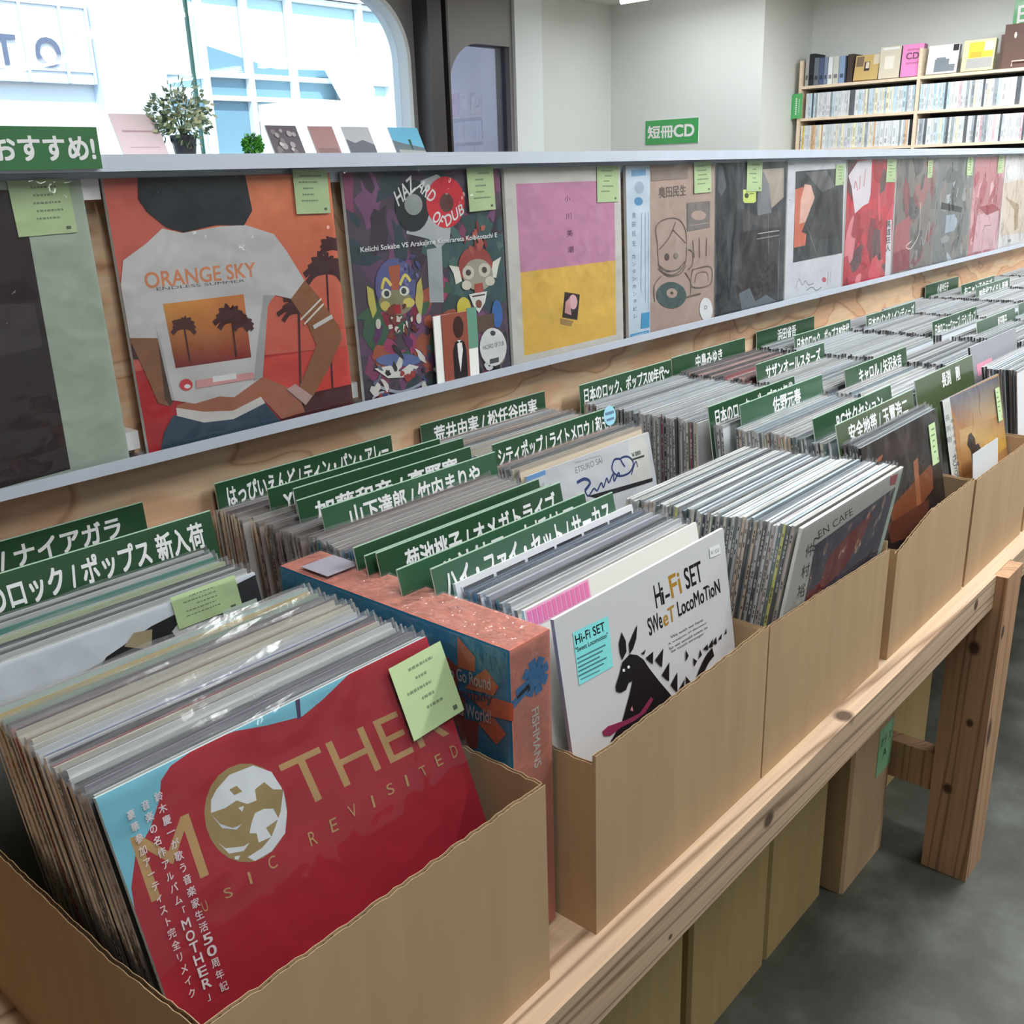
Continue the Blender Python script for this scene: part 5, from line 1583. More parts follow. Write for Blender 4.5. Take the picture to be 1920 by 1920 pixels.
# cream sleeve with the pink striped strip
tl = math.radians(11)
o, y = record('record_sleeve', (214, 212, 200), LP, LP, 0.0036, sleeve_pose(0.1625, -0.514, -0.094, tl), tl, 'cream record sleeve with a pink striped strip, behind the black animal record', None, edge=(216, 216, 210), m=M_SATIN)
b = MB()
for i in range(13):
    b.box(0.004 + i * 0.0075, 0.0095 + i * 0.0075, -0.0006, -0.0003, 0.296, 0.312, C((222, 110, 160)))
b.box(0.002, 0.102, -0.0003, -0.0001, 0.294, 0.314, C((214, 150, 180)))
b.build('price_strip', M_PRINT, o)['label'] = 'pink striped price strip'
b = MB()
write(b, '¥2,300', (0.066, -0.0004, 0.278), (0.028, 0, 0), (0, 0, 0.008), C((120, 120, 124)), 1)
for i in range(2):
    b.face([(0.262 + 0.016 * i, -0.0004, 0.266), (0.274 + 0.016 * i, -0.0004, 0.266), (0.268 + 0.016 * i, -0.0004, 0.278)], C((180, 180, 172)))
b.build('cover_print', M_PRINT, o)
# a white sleeve with a row of black bars behind it
tl = math.radians(12)
o, y = record('record_sleeve', (200, 200, 204), LP, LP, 0.004, sleeve_pose(0.163, -0.422, -0.090, tl), tl, 'white record sleeve with black bars along its top, before the foremost divider', None, edge=(206, 206, 206))
b = MB()
for i in range(6):
    b.box(0.01 + i * 0.051, 0.056 + i * 0.051, -0.0005, -0.0001, 0.300, 0.308, C((36, 36, 40)))
b.build('printed_bars', M_PRINT, o)['label'] = 'row of black bars'
# black-and-white photograph cover
tl = math.radians(14)
o, y = record('record_sleeve', (190, 196, 204), LP, LP, 0.004, sleeve_pose(-0.252, -0.218, -0.094, tl), tl, 'black-and-white photo record with two price labels, left column', None, edge=(206, 210, 214))
b = MB()
def blobs(b, pts, y, c):
    b.face([(p[0] * LP, y, p[1] * LP) for p in pts], C(c))
blobs(b, [(0.0, 0.84), (0.42, 0.90), (0.72, 0.955), (1.0, 0.99), (1.0, 0.0), (0, 0)], -0.0002, (120, 122, 118))
blobs(b, [(0.44, 0.91), (0.60, 0.95), (0.74, 0.965), (0.70, 0.86), (0.52, 0.80), (0.36, 0.84)], -0.0004, (26, 26, 28))
blobs(b, [(0.76, 0.965), (1.0, 0.99), (1.0, 0.8), (0.80, 0.78)], -0.0004, (40, 40, 42))
blobs(b, [(0.50, 0.92), (0.54, 0.95), (0.60, 0.94), (0.58, 0.88)], -0.0006, (150, 136, 108))
blobs(b, [(0.66, 0.91), (0.70, 0.80), (0.76, 0.93), (0.80, 0.82), (0.84, 0.95), (0.80, 0.95), (0.77, 0.86), (0.72, 0.95)], -0.0006, (170, 172, 170))
blobs(b, [(0.40, 0.80), (0.62, 0.92), (0.40, 0.72), (0.20, 0.70)], -0.0006, (22, 22, 24))
b.build('photo_print', M_SATIN, o)
price_card(o, 0.215, 0.286, 0.075, 0.034, (0, -0.0016, 0), seed=9)
b = MB()
b.box(0, 0.042, -0.0006, 0, 0, 0.036, C((176, 190, 176)))
write(b, '￥1,980', (0.004, -0.0008, 0.012), (0.033, 0, 0), (0, 0, 0.013), C((70, 84, 76)), 1)
b.build('price_label', M_PRINT, o, (0.266, -0.0016, 0.252))
sheet(o, LP, LP, -0.0030, 12, M_FILM, over=0.002)
# raised grey cover in the sixth column
tl = math.radians(12)
o, y = record('record_sleeve', (128, 128, 134), LP, LP, 0.004, sleeve_pose(1.645, -0.452, -0.062, tl), tl, 'grey record with a pink patch standing higher than the sleeves around it', None, edge=(150, 154, 160), spine=(40, 40, 44))
b = MB()
b.box(0.03, 0.13, -0.0004, -0.0001, 0.25, 0.275, C((190, 130, 150)))
b.face([(0.0, -0.0003, 0.17), (0.315, -0.0003, 0.24), (0.315, -0.0003, 0.0), (0.0, -0.0003, 0.0)], C((176, 178, 184)))
b.build('photo_print', M_SATIN, o)
# ------------------------------------------------------------------ shrink-wrapped box set between the first two boxes
BS = empty('record_box_set', (0.094, -0.556, TT), 'shrink-wrapped salmon and blue box set wedged upright between two cardboard boxes', 'box set')
bw, bd, bh = 0.056, 0.335, 0.328
SAL, BLU, ORG = (192, 118, 102), (44, 118, 156), (222, 104, 70)
b = MB()
b.box(0, bw, 0, bd, 0, bh, C(SAL), left=C(BLU), right=C(BLU))
def onleft(pts, k, c):
    b.face([(-0.0002 * k, p[0] * bd, p[1] * bh) for p in pts][::-1], C(c))
onleft([(0.277, 0.925), (0.197, 0.886), (0.202, 0.815), (0.173, 0.814), (0.179, 0.725), (0.126, 0.734), (0.135, 0.643), (0.191, 0.626), (0.243, 0.757)], 1, (150, 58, 48))
onleft([(0.191, 0.985), (0.127, 0.941), (0.13, 0.893), (0.197, 0.886)], 2, ORG)
onleft([(0.172, 0.828), (0.131, 0.879), (0.088, 0.917), (0.044, 0.875), (0.064, 0.842)], 2, ORG)
onleft([(0.173, 0.814), (0.071, 0.834), (-0.008, 0.842), (-0.006, 0.786), (0.087, 0.77)], 2, ORG)
onleft([(0.126, 0.734), (0.068, 0.772), (0.023, 0.735), (0.06, 0.686), (0.12, 0.725)], 2, ORG)
write(b, 'Go Go Round', (-0.0010, 0.250 * bd, 0.839 * bh), (0, -0.178 * bd, 0.017 * bh), (0, 0, 0.013), C((222, 190, 190)), 2)
write(b, 'Happily', (-0.0010, 0.228 * bd, 0.779 * bh), (0, -0.161 * bd, 0.028 * bh), (0, 0, 0.013), C((70, 66, 110)), 2)
write(b, 'this World!', (-0.0010, 0.228 * bd, 0.729 * bh), (0, -0.153 * bd, 0.019 * bh), (0, 0, 0.014), C((222, 186, 186)), 2)
# spine: blue flower and vertical lettering
for k in range(8):
    a = k * math.pi / 4 + 0.25
    cx, cz = 0.034, 0.288
    d, n_ = Vector((math.cos(a), 0, math.sin(a))), Vector((-math.sin(a), 0, math.cos(a)))
    L = 0.028 if k == 4 else 0.019
    o_ = Vector((cx, -0.0003, cz))
    b.face([tuple(o_ - n_ * 0.0045), tuple(o_ + d * L - n_ * 0.0052), tuple(o_ + d * L + n_ * 0.0052), tuple(o_ + n_ * 0.0045)], C((44, 110, 166)))
b.face([(0.034 + 0.0105 * math.cos(t), -0.0004, 0.288 + 0.0105 * math.sin(t)) for t in [k * 0.5236 for k in range(12)]], C((44, 110, 166)))
b.face([(0, -0.0003, 0.268), (0.026, -0.0003, 0.278), (0.026, -0.0003, 0.286), (0, -0.0003, 0.277)], C((44, 110, 166)))
write(b, 'FISHMANS', (0.027, -0.0004, 0.256), (0.002, 0, -0.064), (0.010, 0, 0), C((226, 196, 190)), 2)
for k in range(2):
    b.box(0.031 + 0.005 * k, 0.033 + 0.005 * k, -0.0003, 0, 0.130, 0.176, C((150, 110, 130)))
b.build('slipcase', M_SATIN, BS)
b = MB()
rnd = random.Random(3)
def wrap(p00, ex, ez, nrm, nx, nz, amp):
    P = [[Vector(p00) + Vector(ex) * (i / nx) + Vector(ez) * (j / nz) + Vector(nrm) * rnd.uniform(0.0006, amp) for j in range(nz + 1)] for i in range(nx + 1)]
    for i in range(nx):
        for j in range(nz):
            b.face([tuple(P[i][j]), tuple(P[i + 1][j]), tuple(P[i + 1][j + 1]), tuple(P[i][j + 1])], WHITE)
wrap((0, -0.001, 0), (bw, 0, 0), (0, 0, bh), (0, -1, 0), 5, 16, 0.0022)
wrap((0, 0, bh), (bw, 0, 0), (0, bd, 0), (0, 0, 1), 6, 26, 0.0035)
wrap((-0.0022, bd, 0), (0, -bd, 0), (0, 0, bh), (-1, 0, 0), 14, 14, 0.0024)
b.build('shrink_wrap', M_WRAP, BS, smooth=True)
b = MB()
b.box(0.006, 0.050, bd - 0.075, bd - 0.03, bh + 0.0036, bh + 0.0042, C((150, 146, 158)))
b.build('tape_seal', M_SATIN, BS)

# ------------------------------------------------------------------ green dividers
GRN, GRN_REFL = (36, 66, 44), (60, 72, 46)  # second tone: same green card with an olive reflection put into its colour
def divider(txt, x, y, u0, u1, label, z=-0.068, tilt=10, w=0.31, h=0.135, col=GRN, th=0.027, drop=0.036, sub=None, yaw=0.0):
    tl = math.radians(tilt)
    b = MB()
    b.box(0, w, 0, 0.0016, 0, h, C((190, 202, 194)), front=C(col), back=C(col))
    b.box(0.0, w, -0.0001, 0, h - 0.0012, h, C((160, 190, 168)))
    if txt:
        write(b, txt, (u0 * w, -0.0004, h - drop), ((u1 - u0) * w, 0, 0), (0, 0, th), C((214, 222, 214)), 3)
    if sub:
        write(b, sub, (0.01, -0.0004, h - drop - 0.018), (w - 0.02, 0, 0), (0, 0, 0.009), C((206, 214, 206)), 1)
    o = b.build('divider', M_SIGN, None, (x, y - h * math.sin(tl), Z0 + z - h * math.cos(tl)), (-tl, 0, yaw))
    return tag(o, label, 'divider', 'green record dividers')
divider('大滝詠一 / ナイアガラ', -0.230, 0.038, 0.06, 0.89, 'green divider leaning on the plywood, rearmost in the left column', tilt=4)
divider('日本のロック / ポップス 新入荷', -0.208, -0.079, 0.03, 0.95, 'tall green divider with a small second line of lettering', h=0.15, z=-0.062, drop=0.040, th=0.030, sub='（一部のアーティストと3300円以下の商品は各コーナーへ陳列しています）')
divider('はっぴいえんど / ティン・パン・アレー', 0.178, 0.030, 0.05, 0.97, 'rearmost green divider of the second column, against the plywood', tilt=4)
divider('YMO / 坂本龍一 / 高橋幸宏', 0.205, -0.048, 0.07, 0.94, 'green divider starting with three large roman capitals', tilt=6)
divider('', 0.222, -0.080, 0, 0, 'unlettered green divider directly before the one with three roman capitals', z=-0.066, tilt=7)
divider('加藤和彦 / 高野寛', 0.198, -0.118, 0.08, 0.9, 'green divider mostly hidden behind the long slash-lettered one', tilt=8)
divider('山下達郎 / 竹内まりや', 0.196, -0.168, 0.13, 0.88, 'long green divider with bold slashed lettering, middle of the second column', tilt=9, col=(46, 80, 58))
divider('', 0.136, -0.298, 0, 0, 'blank green divider behind the three front dividers of the second column', tilt=12, z=-0.07)
divider('', 0.134, -0.318, 0, 0, 'blank green divider, fourth from the front in the second column', tilt=12, z=-0.074)
divider('菊池桃子 / オメガトライブ', 0.140, -0.330, 0.12, 0.95, 'third green divider from the front of the second column', tilt=12, z=-0.070)
divider('八神純子 / 大橋純子', 0.118, -0.386, 0.18, 0.92, 'second green divider from the front of the second column', tilt=13, col=(46, 80, 58))
o = divider('ハイ・ファイ・セット / サーカス', 0.140, -0.412, 0.05, 0.96, 'foremost green divider of the second column, above the cream sleeve', tilt=13, col=(52, 84, 66))
divider('荒井由実 / 松任谷由実', 0.556, 0.036, 0.09, 0.92, 'green divider against the plywood in the third column', tilt=4)
o = divider('シティポップ / ライトメロウ / 和モノ', 0.548, -0.124, 0.03, 0.97, 'green divider with a round pale blue sticker at its right end', z=-0.074, tilt=9)
b = MB()
b.face([(0.292 + 0.017 * math.cos(t), -0.0012, 0.121 + 0.017 * math.sin(t)) for t in [k * 0.3142 for k in range(20)]], C((140, 186, 206)))
for k in range(5):
    b.face([(0.280 + 0.005 * k, -0.0014, 0.123), (0.284 + 0.005 * k, -0.0014, 0.123), (0.284 + 0.005 * k, -0.0014, 0.128), (0.280 + 0.005 * k, -0.0014, 0.128)], C((84, 100, 130)))
    b.face([(0.282 + 0.0042 * k, -0.0014, 0.113), (0.2855 + 0.0042 * k, -0.0014, 0.113), (0.2855 + 0.0042 * k, -0.0014, 0.117), (0.282 + 0.0042 * k, -0.0014, 0.117)], C((84, 100, 130)))
b.build('round_sticker', M_PRINT, o)['label'] = 'round pale blue sticker'
divider('日本のロック、ポップス00年代～', 0.938, 0.012, 0.04, 0.97, 'green divider against the plywood in the fourth column', tilt=4)
divider('日本のロック、ポップス00年代', 0.912, -0.273, 0.06, 0.97, 'green divider directly behind the short-lettered one, fourth column', tilt=9)
divider('佐野元春', 0.952, -0.309, 0.36, 0.70, 'green divider with four centred characters, middle of the fourth column', tilt=9, col=(46, 80, 58))
divider('RCサクセション', 0.928, -0.447, 0.26, 0.86, 'green divider with two roman capitals first, fourth column', tilt=12)
divider('安全地帯 / 玉置浩二', 0.910, -0.492, 0.13, 0.90, 'green divider with an olive reflection in its colour, foremost of the fourth column', tilt=13, col=GRN_REFL)
divider('中島みゆき', 1.264, 0.020, 0.30, 0.66, 'dark green divider above dark red sleeves, against the plywood', tilt=4)
divider('サザンオールスターズ', 1.288, -0.160, 0.12, 0.93, 'green divider in the middle of the fifth column, before dark red sleeves', tilt=8)
divider('キャロル / 矢沢永吉', 1.322, -0.327, 0.20, 0.90, 'green divider between pale sleeves of the fifth column', tilt=10)
divider('長渕　剛', 1.292, -0.470, 0.42, 0.74, 'green divider with an olive reflection in its colour, foremost of the fifth column', tilt=12, col=GRN_REFL)
divider('浜田省吾', 1.660, 0.036, 0.34, 0.66, 'green divider against the plywood in the sixth column', tilt=4)
divider('日本のロック、ポップス80年代', 1.652, -0.064, 0.04, 0.97, 'green divider with long lettering, sixth column', tilt=6)
divider('日本のパンク / インディーズ', 2.034, -0.076, 0.04, 0.97, 'green divider in the back row of the seventh column', tilt=6, w=0.34)
divider('日本のニューウェーブ / テクノポップ', 2.004, -0.252, 0.05, 0.97, 'green divider with the narrowest lettering, seventh column', tilt=9, w=0.33)
divider('松田聖子', 2.052, -0.340, 0.52, 0.76, 'foremost green divider visible in the seventh column', tilt=10)
divider('小泉今日子', 2.765, 0.034, 0.34, 0.68, 'farthest green divider against the plywood, ninth column', tilt=4)
divider('おニャン子クラブ', 2.812, -0.060, 0.08, 0.92, 'far green divider, second from the plywood in the ninth column', tilt=6, w=0.33)
divider('80年代アイドル 新譜', 2.766, -0.118, 0.08, 0.94, 'far green divider, third from the plywood in the ninth column', tilt=7, w=0.34)
divider('', 2.430, -0.330, 0.3, 0.7, 'green divider cut by the right edge, eighth column', tilt=9)
# ------------------------------------------------------------------ CD shelf on the east wall
SX = 5.0
shelf = empty('cd_shelf', (SX, 0.6, 0), 'pale wooden wall shelf packed with CDs at upper right', 'shelf')
zs = [0.060, 0.223, 0.386, 0.550, 0.714]
Y1, YM, YR = 1.578, 0.934, 0.298
part('side_panel', M_BEECH, shelf, (SX, 5.199, Y1, Y1 + 0.016, 0, Z0 + 0.845))
part('side_panel', M_BEECH, shelf, (SX, 5.199, YR - 0.66, YR - 0.644, 0, Z0 + 0.845))
part('upright', M_BEECH, shelf, (SX + 0.001, 5.199, YM, YM + 0.016, 0, Z0 + 0.845))
part('upright', M_BEECH, shelf, (SX + 0.001, 5.199, YR, YR + 0.016, 0, Z0 + 0.845))
for z in zs:
    for a, c in ((YM + 0.0165, Y1 - 0.0005), (YR + 0.0165, YM - 0.0005), (YR - 0.6435, YR - 0.0005)):
        part('shelf_board', M_BEECH, shelf, (SX + 0.0005, 5.198, a, c, Z0 + z - 0.014, Z0 + z))
part('back_board', M_BLACK, shelf, (5.1985, 5.1995, YR - 0.64, Y1, 0, Z0 + 0.714))

CDC = {'white': (192, 196, 199), 'pale grey': (180, 186, 192), 'pale blue': (170, 192, 210), 'grey': (140, 148, 154), 'dark grey': (84, 90, 96), 'cream': (206, 200, 176), 'pink': (206, 168, 176), 'tan': (190, 160, 130), 'yellow': (206, 170, 60), 'black': (40, 40, 44)}
_cd = {}
def cd_mesh(cname, w, v):
    if (cname, w, v) not in _cd:
        rv = random.Random(v * 7 + int(w * 1e5))
        b = MB()
        c = C(CDC[cname])
        b.box(0, 0.142, 0, w, 0, 0.125, c, left=c)
        z = rv.uniform(0.008, 0.03)
        for k in range(rv.randint(1, 3)):
            L = rv.uniform(0.012, 0.045)
            f = rv.uniform(0.5, 0.9)
            b.box(-0.0005, 0, w * rv.uniform(0.2, 0.35), w * rv.uniform(0.6, 0.8), z, min(0.12, z + L), tuple(f * x for x in c[:3]) + (1,))
            z += L + rv.uniform(0.006, 0.03)
            if z > 0.105:
                break
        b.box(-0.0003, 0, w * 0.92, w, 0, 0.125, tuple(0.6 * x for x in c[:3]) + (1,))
        o = b.build('cd_case', M_SATIN)
        _cd[(cname, w, v)] = o.data
        bpy.data.objects.remove(o)
    return _cd[(cname, w, v)]
rnd = random.Random(21)
for rz, rname in ((0.550, 'upper'), (0.386, 'lower')):
    for (ya, yb, bay) in ((YM + 0.02, Y1 - 0.006, 'left'), (YR + 0.02, YM - 0.004, 'right')):
        y = yb
        n = 0
        warm = rname == 'lower' and bay == 'left'
        if rname == 'upper' and bay == 'left':
            y -= 0.02
        while True:
            w = rnd.choice((0.0085, 0.0104, 0.0104, 0.0104, 0.013, 0.0165, 0.024 if rnd.random() < 0.3 else 0.0104))
            if y - w < ya:
                break
            nm = rnd.choice(['white'] * 6 + (['cream', 'tan', 'black', 'dark grey', 'pale grey', 'pink', 'grey', 'pale grey', 'white'] if warm else ['pale grey', 'pale blue', 'pale grey', 'pale blue', 'grey', 'dark grey', 'pink' if rnd.random() < 0.4 else 'cream', 'white']))
            if warm and n == 1:
                nm = 'yellow'
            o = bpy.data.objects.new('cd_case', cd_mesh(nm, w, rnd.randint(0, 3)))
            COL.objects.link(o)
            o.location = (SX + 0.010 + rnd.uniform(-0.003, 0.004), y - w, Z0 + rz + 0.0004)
            n += 1
            tag(o, '%s CD spine, %s from the left on the %s CD row, %s bay' % (nm, ordinal(n), rname, bay), 'CD', 'CDs on the %s row, %s bay' % (rname, bay))
            y -= w + 0.0004
b = MB()
for ya, yb in ((YM + 0.02, Y1 - 0.005), (YR + 0.02, YM - 0.004)):
    y = yb
    while y - 0.011 > ya:
        h = rnd.uniform(0.118, 0.128)
        c = C(CDC[rnd.choice(['white', 'pale grey', 'dark grey', 'cream', 'grey'])])
        b.box(SX + 0.012, SX + 0.15, y - 0.0104, y, Z0 + 0.2234, Z0 + 0.2234 + h, c)
        y -= 0.011
st = b.build('packed_discs', M_SATIN)
st['kind'] = 'stuff'
tag(st, 'tops of CDs on the row half hidden by the display panel', 'CDs')

def upright_case(y0, y1, h, col, label, lean=0.0, d=0.12, parts=(), m=None, depth=0.03, g='boxes on top of the CD shelf'):
    """A case standing face-out on the top board: y0 is its left (far) end."""
    b = MB()
    w = y0 - y1
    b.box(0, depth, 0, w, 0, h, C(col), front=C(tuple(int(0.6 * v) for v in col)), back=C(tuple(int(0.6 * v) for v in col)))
    for k, (u0, u1, v0, v1, c) in enumerate(parts):       # u from the left as seen
        b.face([(-0.0004 * (k + 1), (1 - u0) * w, v0 * h), (-0.0004 * (k + 1), (1 - u1) * w, v0 * h), (-0.0004 * (k + 1), (1 - u1) * w, v1 * h), (-0.0004 * (k + 1), (1 - u0) * w, v1 * h)], C(c))
    o = b.build('disc_case', m or M_SATIN, None, (SX + d * 0.3 - 0.02, y1, Z0 + 0.7145 + depth * math.sin(lean)), (0, lean, 0))
    return tag(o, label, 'disc case', g), b, w
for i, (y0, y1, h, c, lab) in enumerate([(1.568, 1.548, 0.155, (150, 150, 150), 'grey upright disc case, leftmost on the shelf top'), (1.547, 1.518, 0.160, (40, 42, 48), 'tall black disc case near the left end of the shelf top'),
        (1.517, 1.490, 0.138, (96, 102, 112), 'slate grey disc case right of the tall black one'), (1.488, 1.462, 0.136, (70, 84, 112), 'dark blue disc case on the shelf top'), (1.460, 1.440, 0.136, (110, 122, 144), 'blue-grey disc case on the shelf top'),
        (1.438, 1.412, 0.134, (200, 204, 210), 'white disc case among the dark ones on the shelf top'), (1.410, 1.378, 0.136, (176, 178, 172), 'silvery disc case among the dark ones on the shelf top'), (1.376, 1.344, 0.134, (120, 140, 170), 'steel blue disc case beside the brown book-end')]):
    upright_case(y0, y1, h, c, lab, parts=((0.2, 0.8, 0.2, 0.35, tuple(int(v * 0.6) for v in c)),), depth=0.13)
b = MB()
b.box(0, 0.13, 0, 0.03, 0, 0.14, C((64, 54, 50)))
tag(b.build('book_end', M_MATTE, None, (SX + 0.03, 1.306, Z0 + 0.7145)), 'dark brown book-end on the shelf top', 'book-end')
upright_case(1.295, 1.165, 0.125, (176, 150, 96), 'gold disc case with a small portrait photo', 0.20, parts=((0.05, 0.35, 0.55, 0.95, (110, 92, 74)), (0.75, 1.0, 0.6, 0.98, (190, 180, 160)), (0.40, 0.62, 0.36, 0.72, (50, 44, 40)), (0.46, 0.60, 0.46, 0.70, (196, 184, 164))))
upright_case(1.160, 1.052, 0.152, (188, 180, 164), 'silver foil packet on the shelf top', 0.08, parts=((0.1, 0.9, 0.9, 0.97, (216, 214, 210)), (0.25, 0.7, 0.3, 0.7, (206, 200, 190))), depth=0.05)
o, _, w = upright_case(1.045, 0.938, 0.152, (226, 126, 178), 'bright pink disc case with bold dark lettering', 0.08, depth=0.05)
b = MB()
write(b, 'CD', (-0.0006, w * 0.80, 0.082), (0, -w * 0.6, 0), (0, 0, 0.030), C((110, 60, 86)), 3)
for k in range(7):
    for z in (0.058, 0.122):
        b.box(-0.0006, 0, w * (0.20 + 0.085 * k), w * (0.26 + 0.085 * k), z, z + 0.009, C((176, 90, 130)))
b.build('case_lettering', M_PRINT, o)
upright_case(0.915, 0.765, 0.135, (206, 208, 208), 'white disc case with a slate landscape picture', 0.16, parts=((0.25, 0.92, 0.06, 0.5, (108, 116, 124)), (0.30, 0.6, 0.45, 0.56, (108, 116, 124)), (0.72, 0.95, 0.30, 0.62, (196, 204, 196)), (0.80, 0.98, 0.76, 0.98, (40, 40, 44))))
upright_case(0.745, 0.595, 0.142, (196, 190, 150), 'yellow and grey disc case on the shelf top', 0.14, parts=((0.15, 0.95, 0.08, 0.40, (150, 150, 148)), (0.18, 0.95, 0.42, 0.92, (214, 178, 60)), (0.25, 0.6, 0.42, 0.60, (196, 156, 50)), (0.66, 0.95, 0.62, 0.92, (190, 200, 176))))
b = MB()
b.box(0, 0.06, 0, 0.25, 0, 0.20, C((96, 76, 70)))
b.box(0.02, 0.07, 0.25, 0.27, 0, 0.16, C((110, 92, 86)))
bag = tag(b.build('carry_case', M_MATTE, None, (SX + 0.06, 0.318, Z0 + 0.7145)), 'brown carry case with a pale handle, right end of the shelf top', 'case')
b = MB()
b.tube([(-0.012, 0.20, 0.012), (-0.014, 0.20, 0.034), (-0.014, 0.12, 0.034), (-0.012, 0.12, 0.012)], 0.003, C((206, 190, 176)), n=6)
b.build('handle', M_PRINT, bag)['label'] = 'pale wire handle'
b = MB()
b.face([(-0.0006, 0.20 + 0.006 * math.cos(t), 0.15 + 0.014 * math.sin(t)) for t in [k * 0.5236 for k in range(12)]], C((200, 190, 184)))
b.build('badge', M_PRINT, bag)

def wall_board(name, pts, label, txt=None, tpos=None):
    pass
b = MB()
b.box(0, 0.004, 0, 0.352, 0, 0.130, C((206, 210, 206)), left=C((56, 140, 76)))
for A in (0.002,):
    write(b, '短冊', (-0.0006, 0.334, 0.034), (0, -0.170, 0), (0, 0, 0.066), C((224, 230, 224)), 3)
    write(b, 'CD', (-0.0006, 0.158, 0.036), (0, -0.130, 0), (0, 0, 0.062), C((224, 230, 224)), 3)
tag(b.build('wall_sign', M_SIGN, None, (4.633, 2.000, Z0 + 0.4435)), 'green sign with white lettering on the plain cream wall', 'sign')
b = MB()
b.box(0, 0.004, 0, 0.52, 0, 0.135, C((206, 210, 206)), left=C((56, 140, 76)))
write(b, '日本', (-0.0006, 0.500, 0.030), (0, -0.170, 0), (0, 0, 0.082), C((224, 230, 224)), 3)
tag(b.build('wall_sign', M_SIGN, None, (5.195, 0.058, Z0 + 0.900)), 'green sign with white lettering above the CD shelf', 'sign')
b = MB()
b.box(0, 0.002, 0, 0.055, 0, 0.128, C((70, 150, 88)))
for k in range(8):
    b.box(-0.0006, 0, 0.030, 0.037, 0.020 + 0.011 * k, 0.028 + 0.011 * k, C((196, 214, 196)))
    b.box(-0.0006, 0, 0.014, 0.018, 0.030 + 0.009 * k, 0.036 + 0.009 * k, C((196, 214, 196)))
tag(b.build('index_tab', M_SIGN, None, (SX - 0.010, 1.5645, Z0 + 0.5505)), 'green index card at the left end of the upper CD row', 'index card', 'green index cards')
b = MB()
b.box(0, 0.002, 0, 0.036, 0, 0.126, C((60, 158, 84)))
for k in range(6):
    b.box(-0.0006, 0, 0.014, 0.022, 0.030 + 0.014 * k, 0.040 + 0.014 * k, C((196, 214, 196)))
tag(b.build('index_tab', M_SIGN, None, (SX - 0.006, 1.6205, Z0 + 0.545)), 'green index card sticking out past the shelf side', 'index card', 'green index cards')

# ------------------------------------------------------------------ window ledge: plants and leaning pictures
LZ = Z0 + 0.385
def leaves(b, c, r, n, cols, seed, size=0.02, squash=1.0):
    rnd = random.Random(seed)
    for _ in range(n):
        d = Vector((rnd.gauss(0, 1), rnd.gauss(0, 1), rnd.gauss(0, 1) * squash)).normalized()
        p = Vector(c) + d * r * rnd.uniform(0.35, 1.0)
        a = Vector((rnd.gauss(0, 1), rnd.gauss(0, 1), rnd.gauss(0, 1))).normalized()
        q = (d * 0.7 + a * 0.6).normalized()
        s_ = q.orthogonal().normalized() * size * 0.42
        L = q * size * rnd.uniform(0.8, 1.4)
        col = C(rnd.choice(cols))
        b.face([tuple(p), tuple(p + L * 0.5 + s_), tuple(p + L), tuple(p + L * 0.5 - s_)], col)
pl = empty('potted_plant', (1.66, 2.40, LZ), 'leafy grey-green plant in a black pot on the window ledge', 'plant')
b = MB()
n = 18
ringb = [(0.034 * math.cos(k * 6.2832 / n), 0.034 * math.sin(k * 6.2832 / n)) for k in range(n)]
prof = [(0.034, 0.0), (0.046, 0.085), (0.049, 0.085), (0.049, 0.095), (0.043, 0.095), (0.040, 0.078)]
for (ra, za), (rb, zb_) in zip(prof, prof[1:]):
    for k in range(n):
        t0, t1 = k * 6.2832 / n, (k + 1) * 6.2832 / n
        b.face([(ra * math.cos(t0), ra * math.sin(t0), za), (ra * math.cos(t1), ra * math.sin(t1), za), (rb * math.cos(t1), rb * math.sin(t1), zb_), (rb * math.cos(t0), rb * math.sin(t0), zb_)], C((40, 44, 52)))
b.face([(p[0], p[1], 0) for p in ringb][::-1], C((40, 44, 52)))
b.face([(0.041 * math.cos(k * 6.2832 / n), 0.041 * math.sin(k * 6.2832 / n), 0.08) for k in range(n)], C((60, 46, 36)))
b.build('pot', M_PRINT, pl, smooth=False)
b = MB()
rnd = random.Random(8)
for k in range(14):
    a = rnd.uniform(0, 6.28)
    e = Vector((math.cos(a) * rnd.uniform(0.02, 0.10), math.sin(a) * rnd.uniform(0.02, 0.10), rnd.uniform(0.14, 0.24)))
    b.tube([(0, 0, 0.078), tuple(e * 0.5 + Vector((0, 0, 0.05))), tuple(e)], [0.003, 0.002, 0.001], C((96, 104, 70)), n=5, cap=False)
b.build('stems', M_LEAF, pl)
b = MB()
leaves(b, (0, 0, 0.165), 0.115, 560, [(120, 138, 112), (88, 108, 84), (150, 162, 136), (170, 172, 132), (70, 90, 70)], 5, 0.023, 0.8)
leaves(b, (0.01, -0.04, 0.16), 0.05, 60, [(206, 206, 170), (196, 198, 176)], 6, 0.024)
b.build('foliage', M_LEAF, pl)
pl = empty('potted_plant', (1.975, 2.42, LZ), 'small bright green ball plant on the window ledge', 'plant')
b = MB()
b.tube([(0, 0, 0), (0, 0, 0.03)], [0.024, 0.030], C((60, 62, 64)), n=14)
b.build('pot', M_PRINT, pl)
b = MB()
leaves(b, (0, 0, 0.062), 0.038, 560, [(70, 140, 50), (96, 168, 70), (50, 110, 40)], 9, 0.016)
b.build('foliage', M_LEAF, pl)

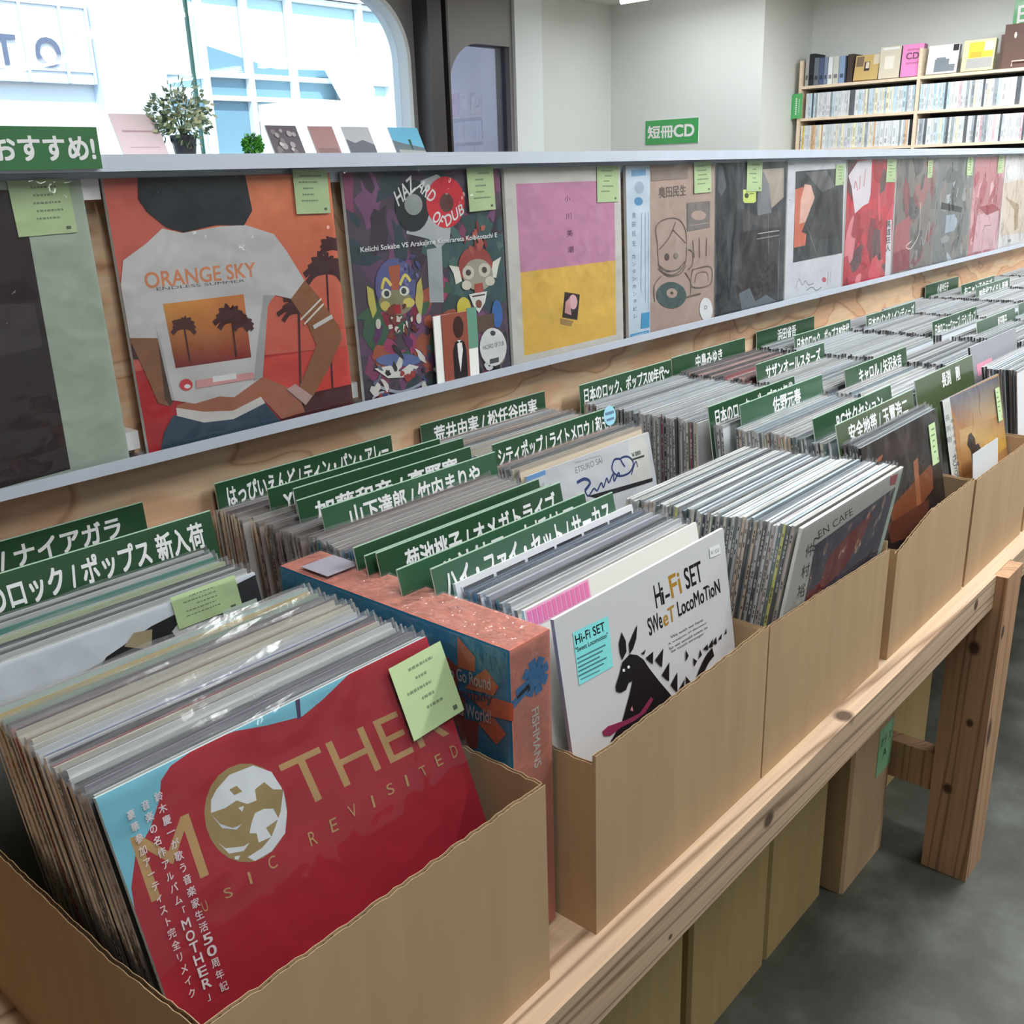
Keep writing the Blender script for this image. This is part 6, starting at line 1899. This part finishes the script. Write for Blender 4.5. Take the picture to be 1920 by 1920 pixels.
def leaning(x, w, h, col, label, parts, lean=26, y=2.36):
    b = MB()
    b.box(0, w, 0, 0.006, 0, h, C((200, 200, 200)), front=C(col))
    for k, (pts, c) in enumerate(parts):
        b.face([(p[0] * w, -0.0004 * (k + 1), p[1] * h) for p in pts], C(c))
    o = b.build('picture_card', M_SATIN, None, (x, y, LZ + 0.001), (-math.radians(lean), 0, 0))
    tag(o, label, 'picture card', 'picture cards leaning on the window ledge')
    b = MB()
    b.face([(w * 0.4, 0.006, h * 0.7), (w * 0.6, 0.006, h * 0.7), (w * 0.6, 0.07, 0.03), (w * 0.4, 0.07, 0.03)], C((190, 190, 190)))
    b.face([(w * 0.4, 0.0065, h * 0.7), (w * 0.4, 0.0705, 0.03), (w * 0.6, 0.0705, 0.03), (w * 0.6, 0.0065, h * 0.7)], C((190, 190, 190)))
    b.build('prop', M_MATTE, o)
rnd = random.Random(31)
cr = []
for _ in range(14):
    cx, cy, r = rnd.uniform(0.15, 0.85), rnd.uniform(0.15, 0.85), rnd.uniform(0.05, 0.11)
    cr.append(([(cx + r * math.cos(t), cy + r * math.sin(t)) for t in [k * 0.785 for k in range(8)]], rnd.choice([(150, 144, 148), (176, 170, 172), (120, 112, 116)])))
leaning(1.40, 0.175, 0.185, (202, 184, 190), 'pale pink card leaning left of the leafy plant', [([(0.15, 0.62), (0.9, 0.62), (0.9, 0.66), (0.15, 0.66)], (170, 140, 150)), ([(0.2, 0.3), (0.85, 0.3), (0.85, 0.32), (0.2, 0.32)], (180, 156, 164))])
leaning(2.045, 0.150, 0.150, (92, 86, 92), 'dark card patterned with pale ovals, right of the ball plant', cr)
leaning(2.255, 0.130, 0.150, (150, 118, 118), 'dull rose card leaning on the window ledge', [([(0.1, 0.1), (0.9, 0.1), (0.9, 0.35), (0.1, 0.35)], (130, 104, 104))])
leaning(2.435, 0.150, 0.150, (160, 162, 168), 'grey landscape card leaning on the window ledge', [([(0, 0), (1, 0), (1, 0.45), (0.6, 0.6), (0.3, 0.5), (0, 0.62)], (100, 100, 108))])
leaning(2.70, 0.180, 0.150, (96, 158, 186), 'blue sky card, rightmost of the cards on the window ledge', [([(0, 0), (1, 0), (1, 0.35), (0.7, 0.42), (0.3, 0.5), (0, 0.6)], (96, 108, 116)), ([(0.55, 0.3), (0.6, 0.3), (0.62, 0.62), (0.53, 0.62)], (50, 80, 70)), ([(0.1, 0.05), (1, 0.05), (1, 0.25), (0.1, 0.3)], (150, 150, 148))])
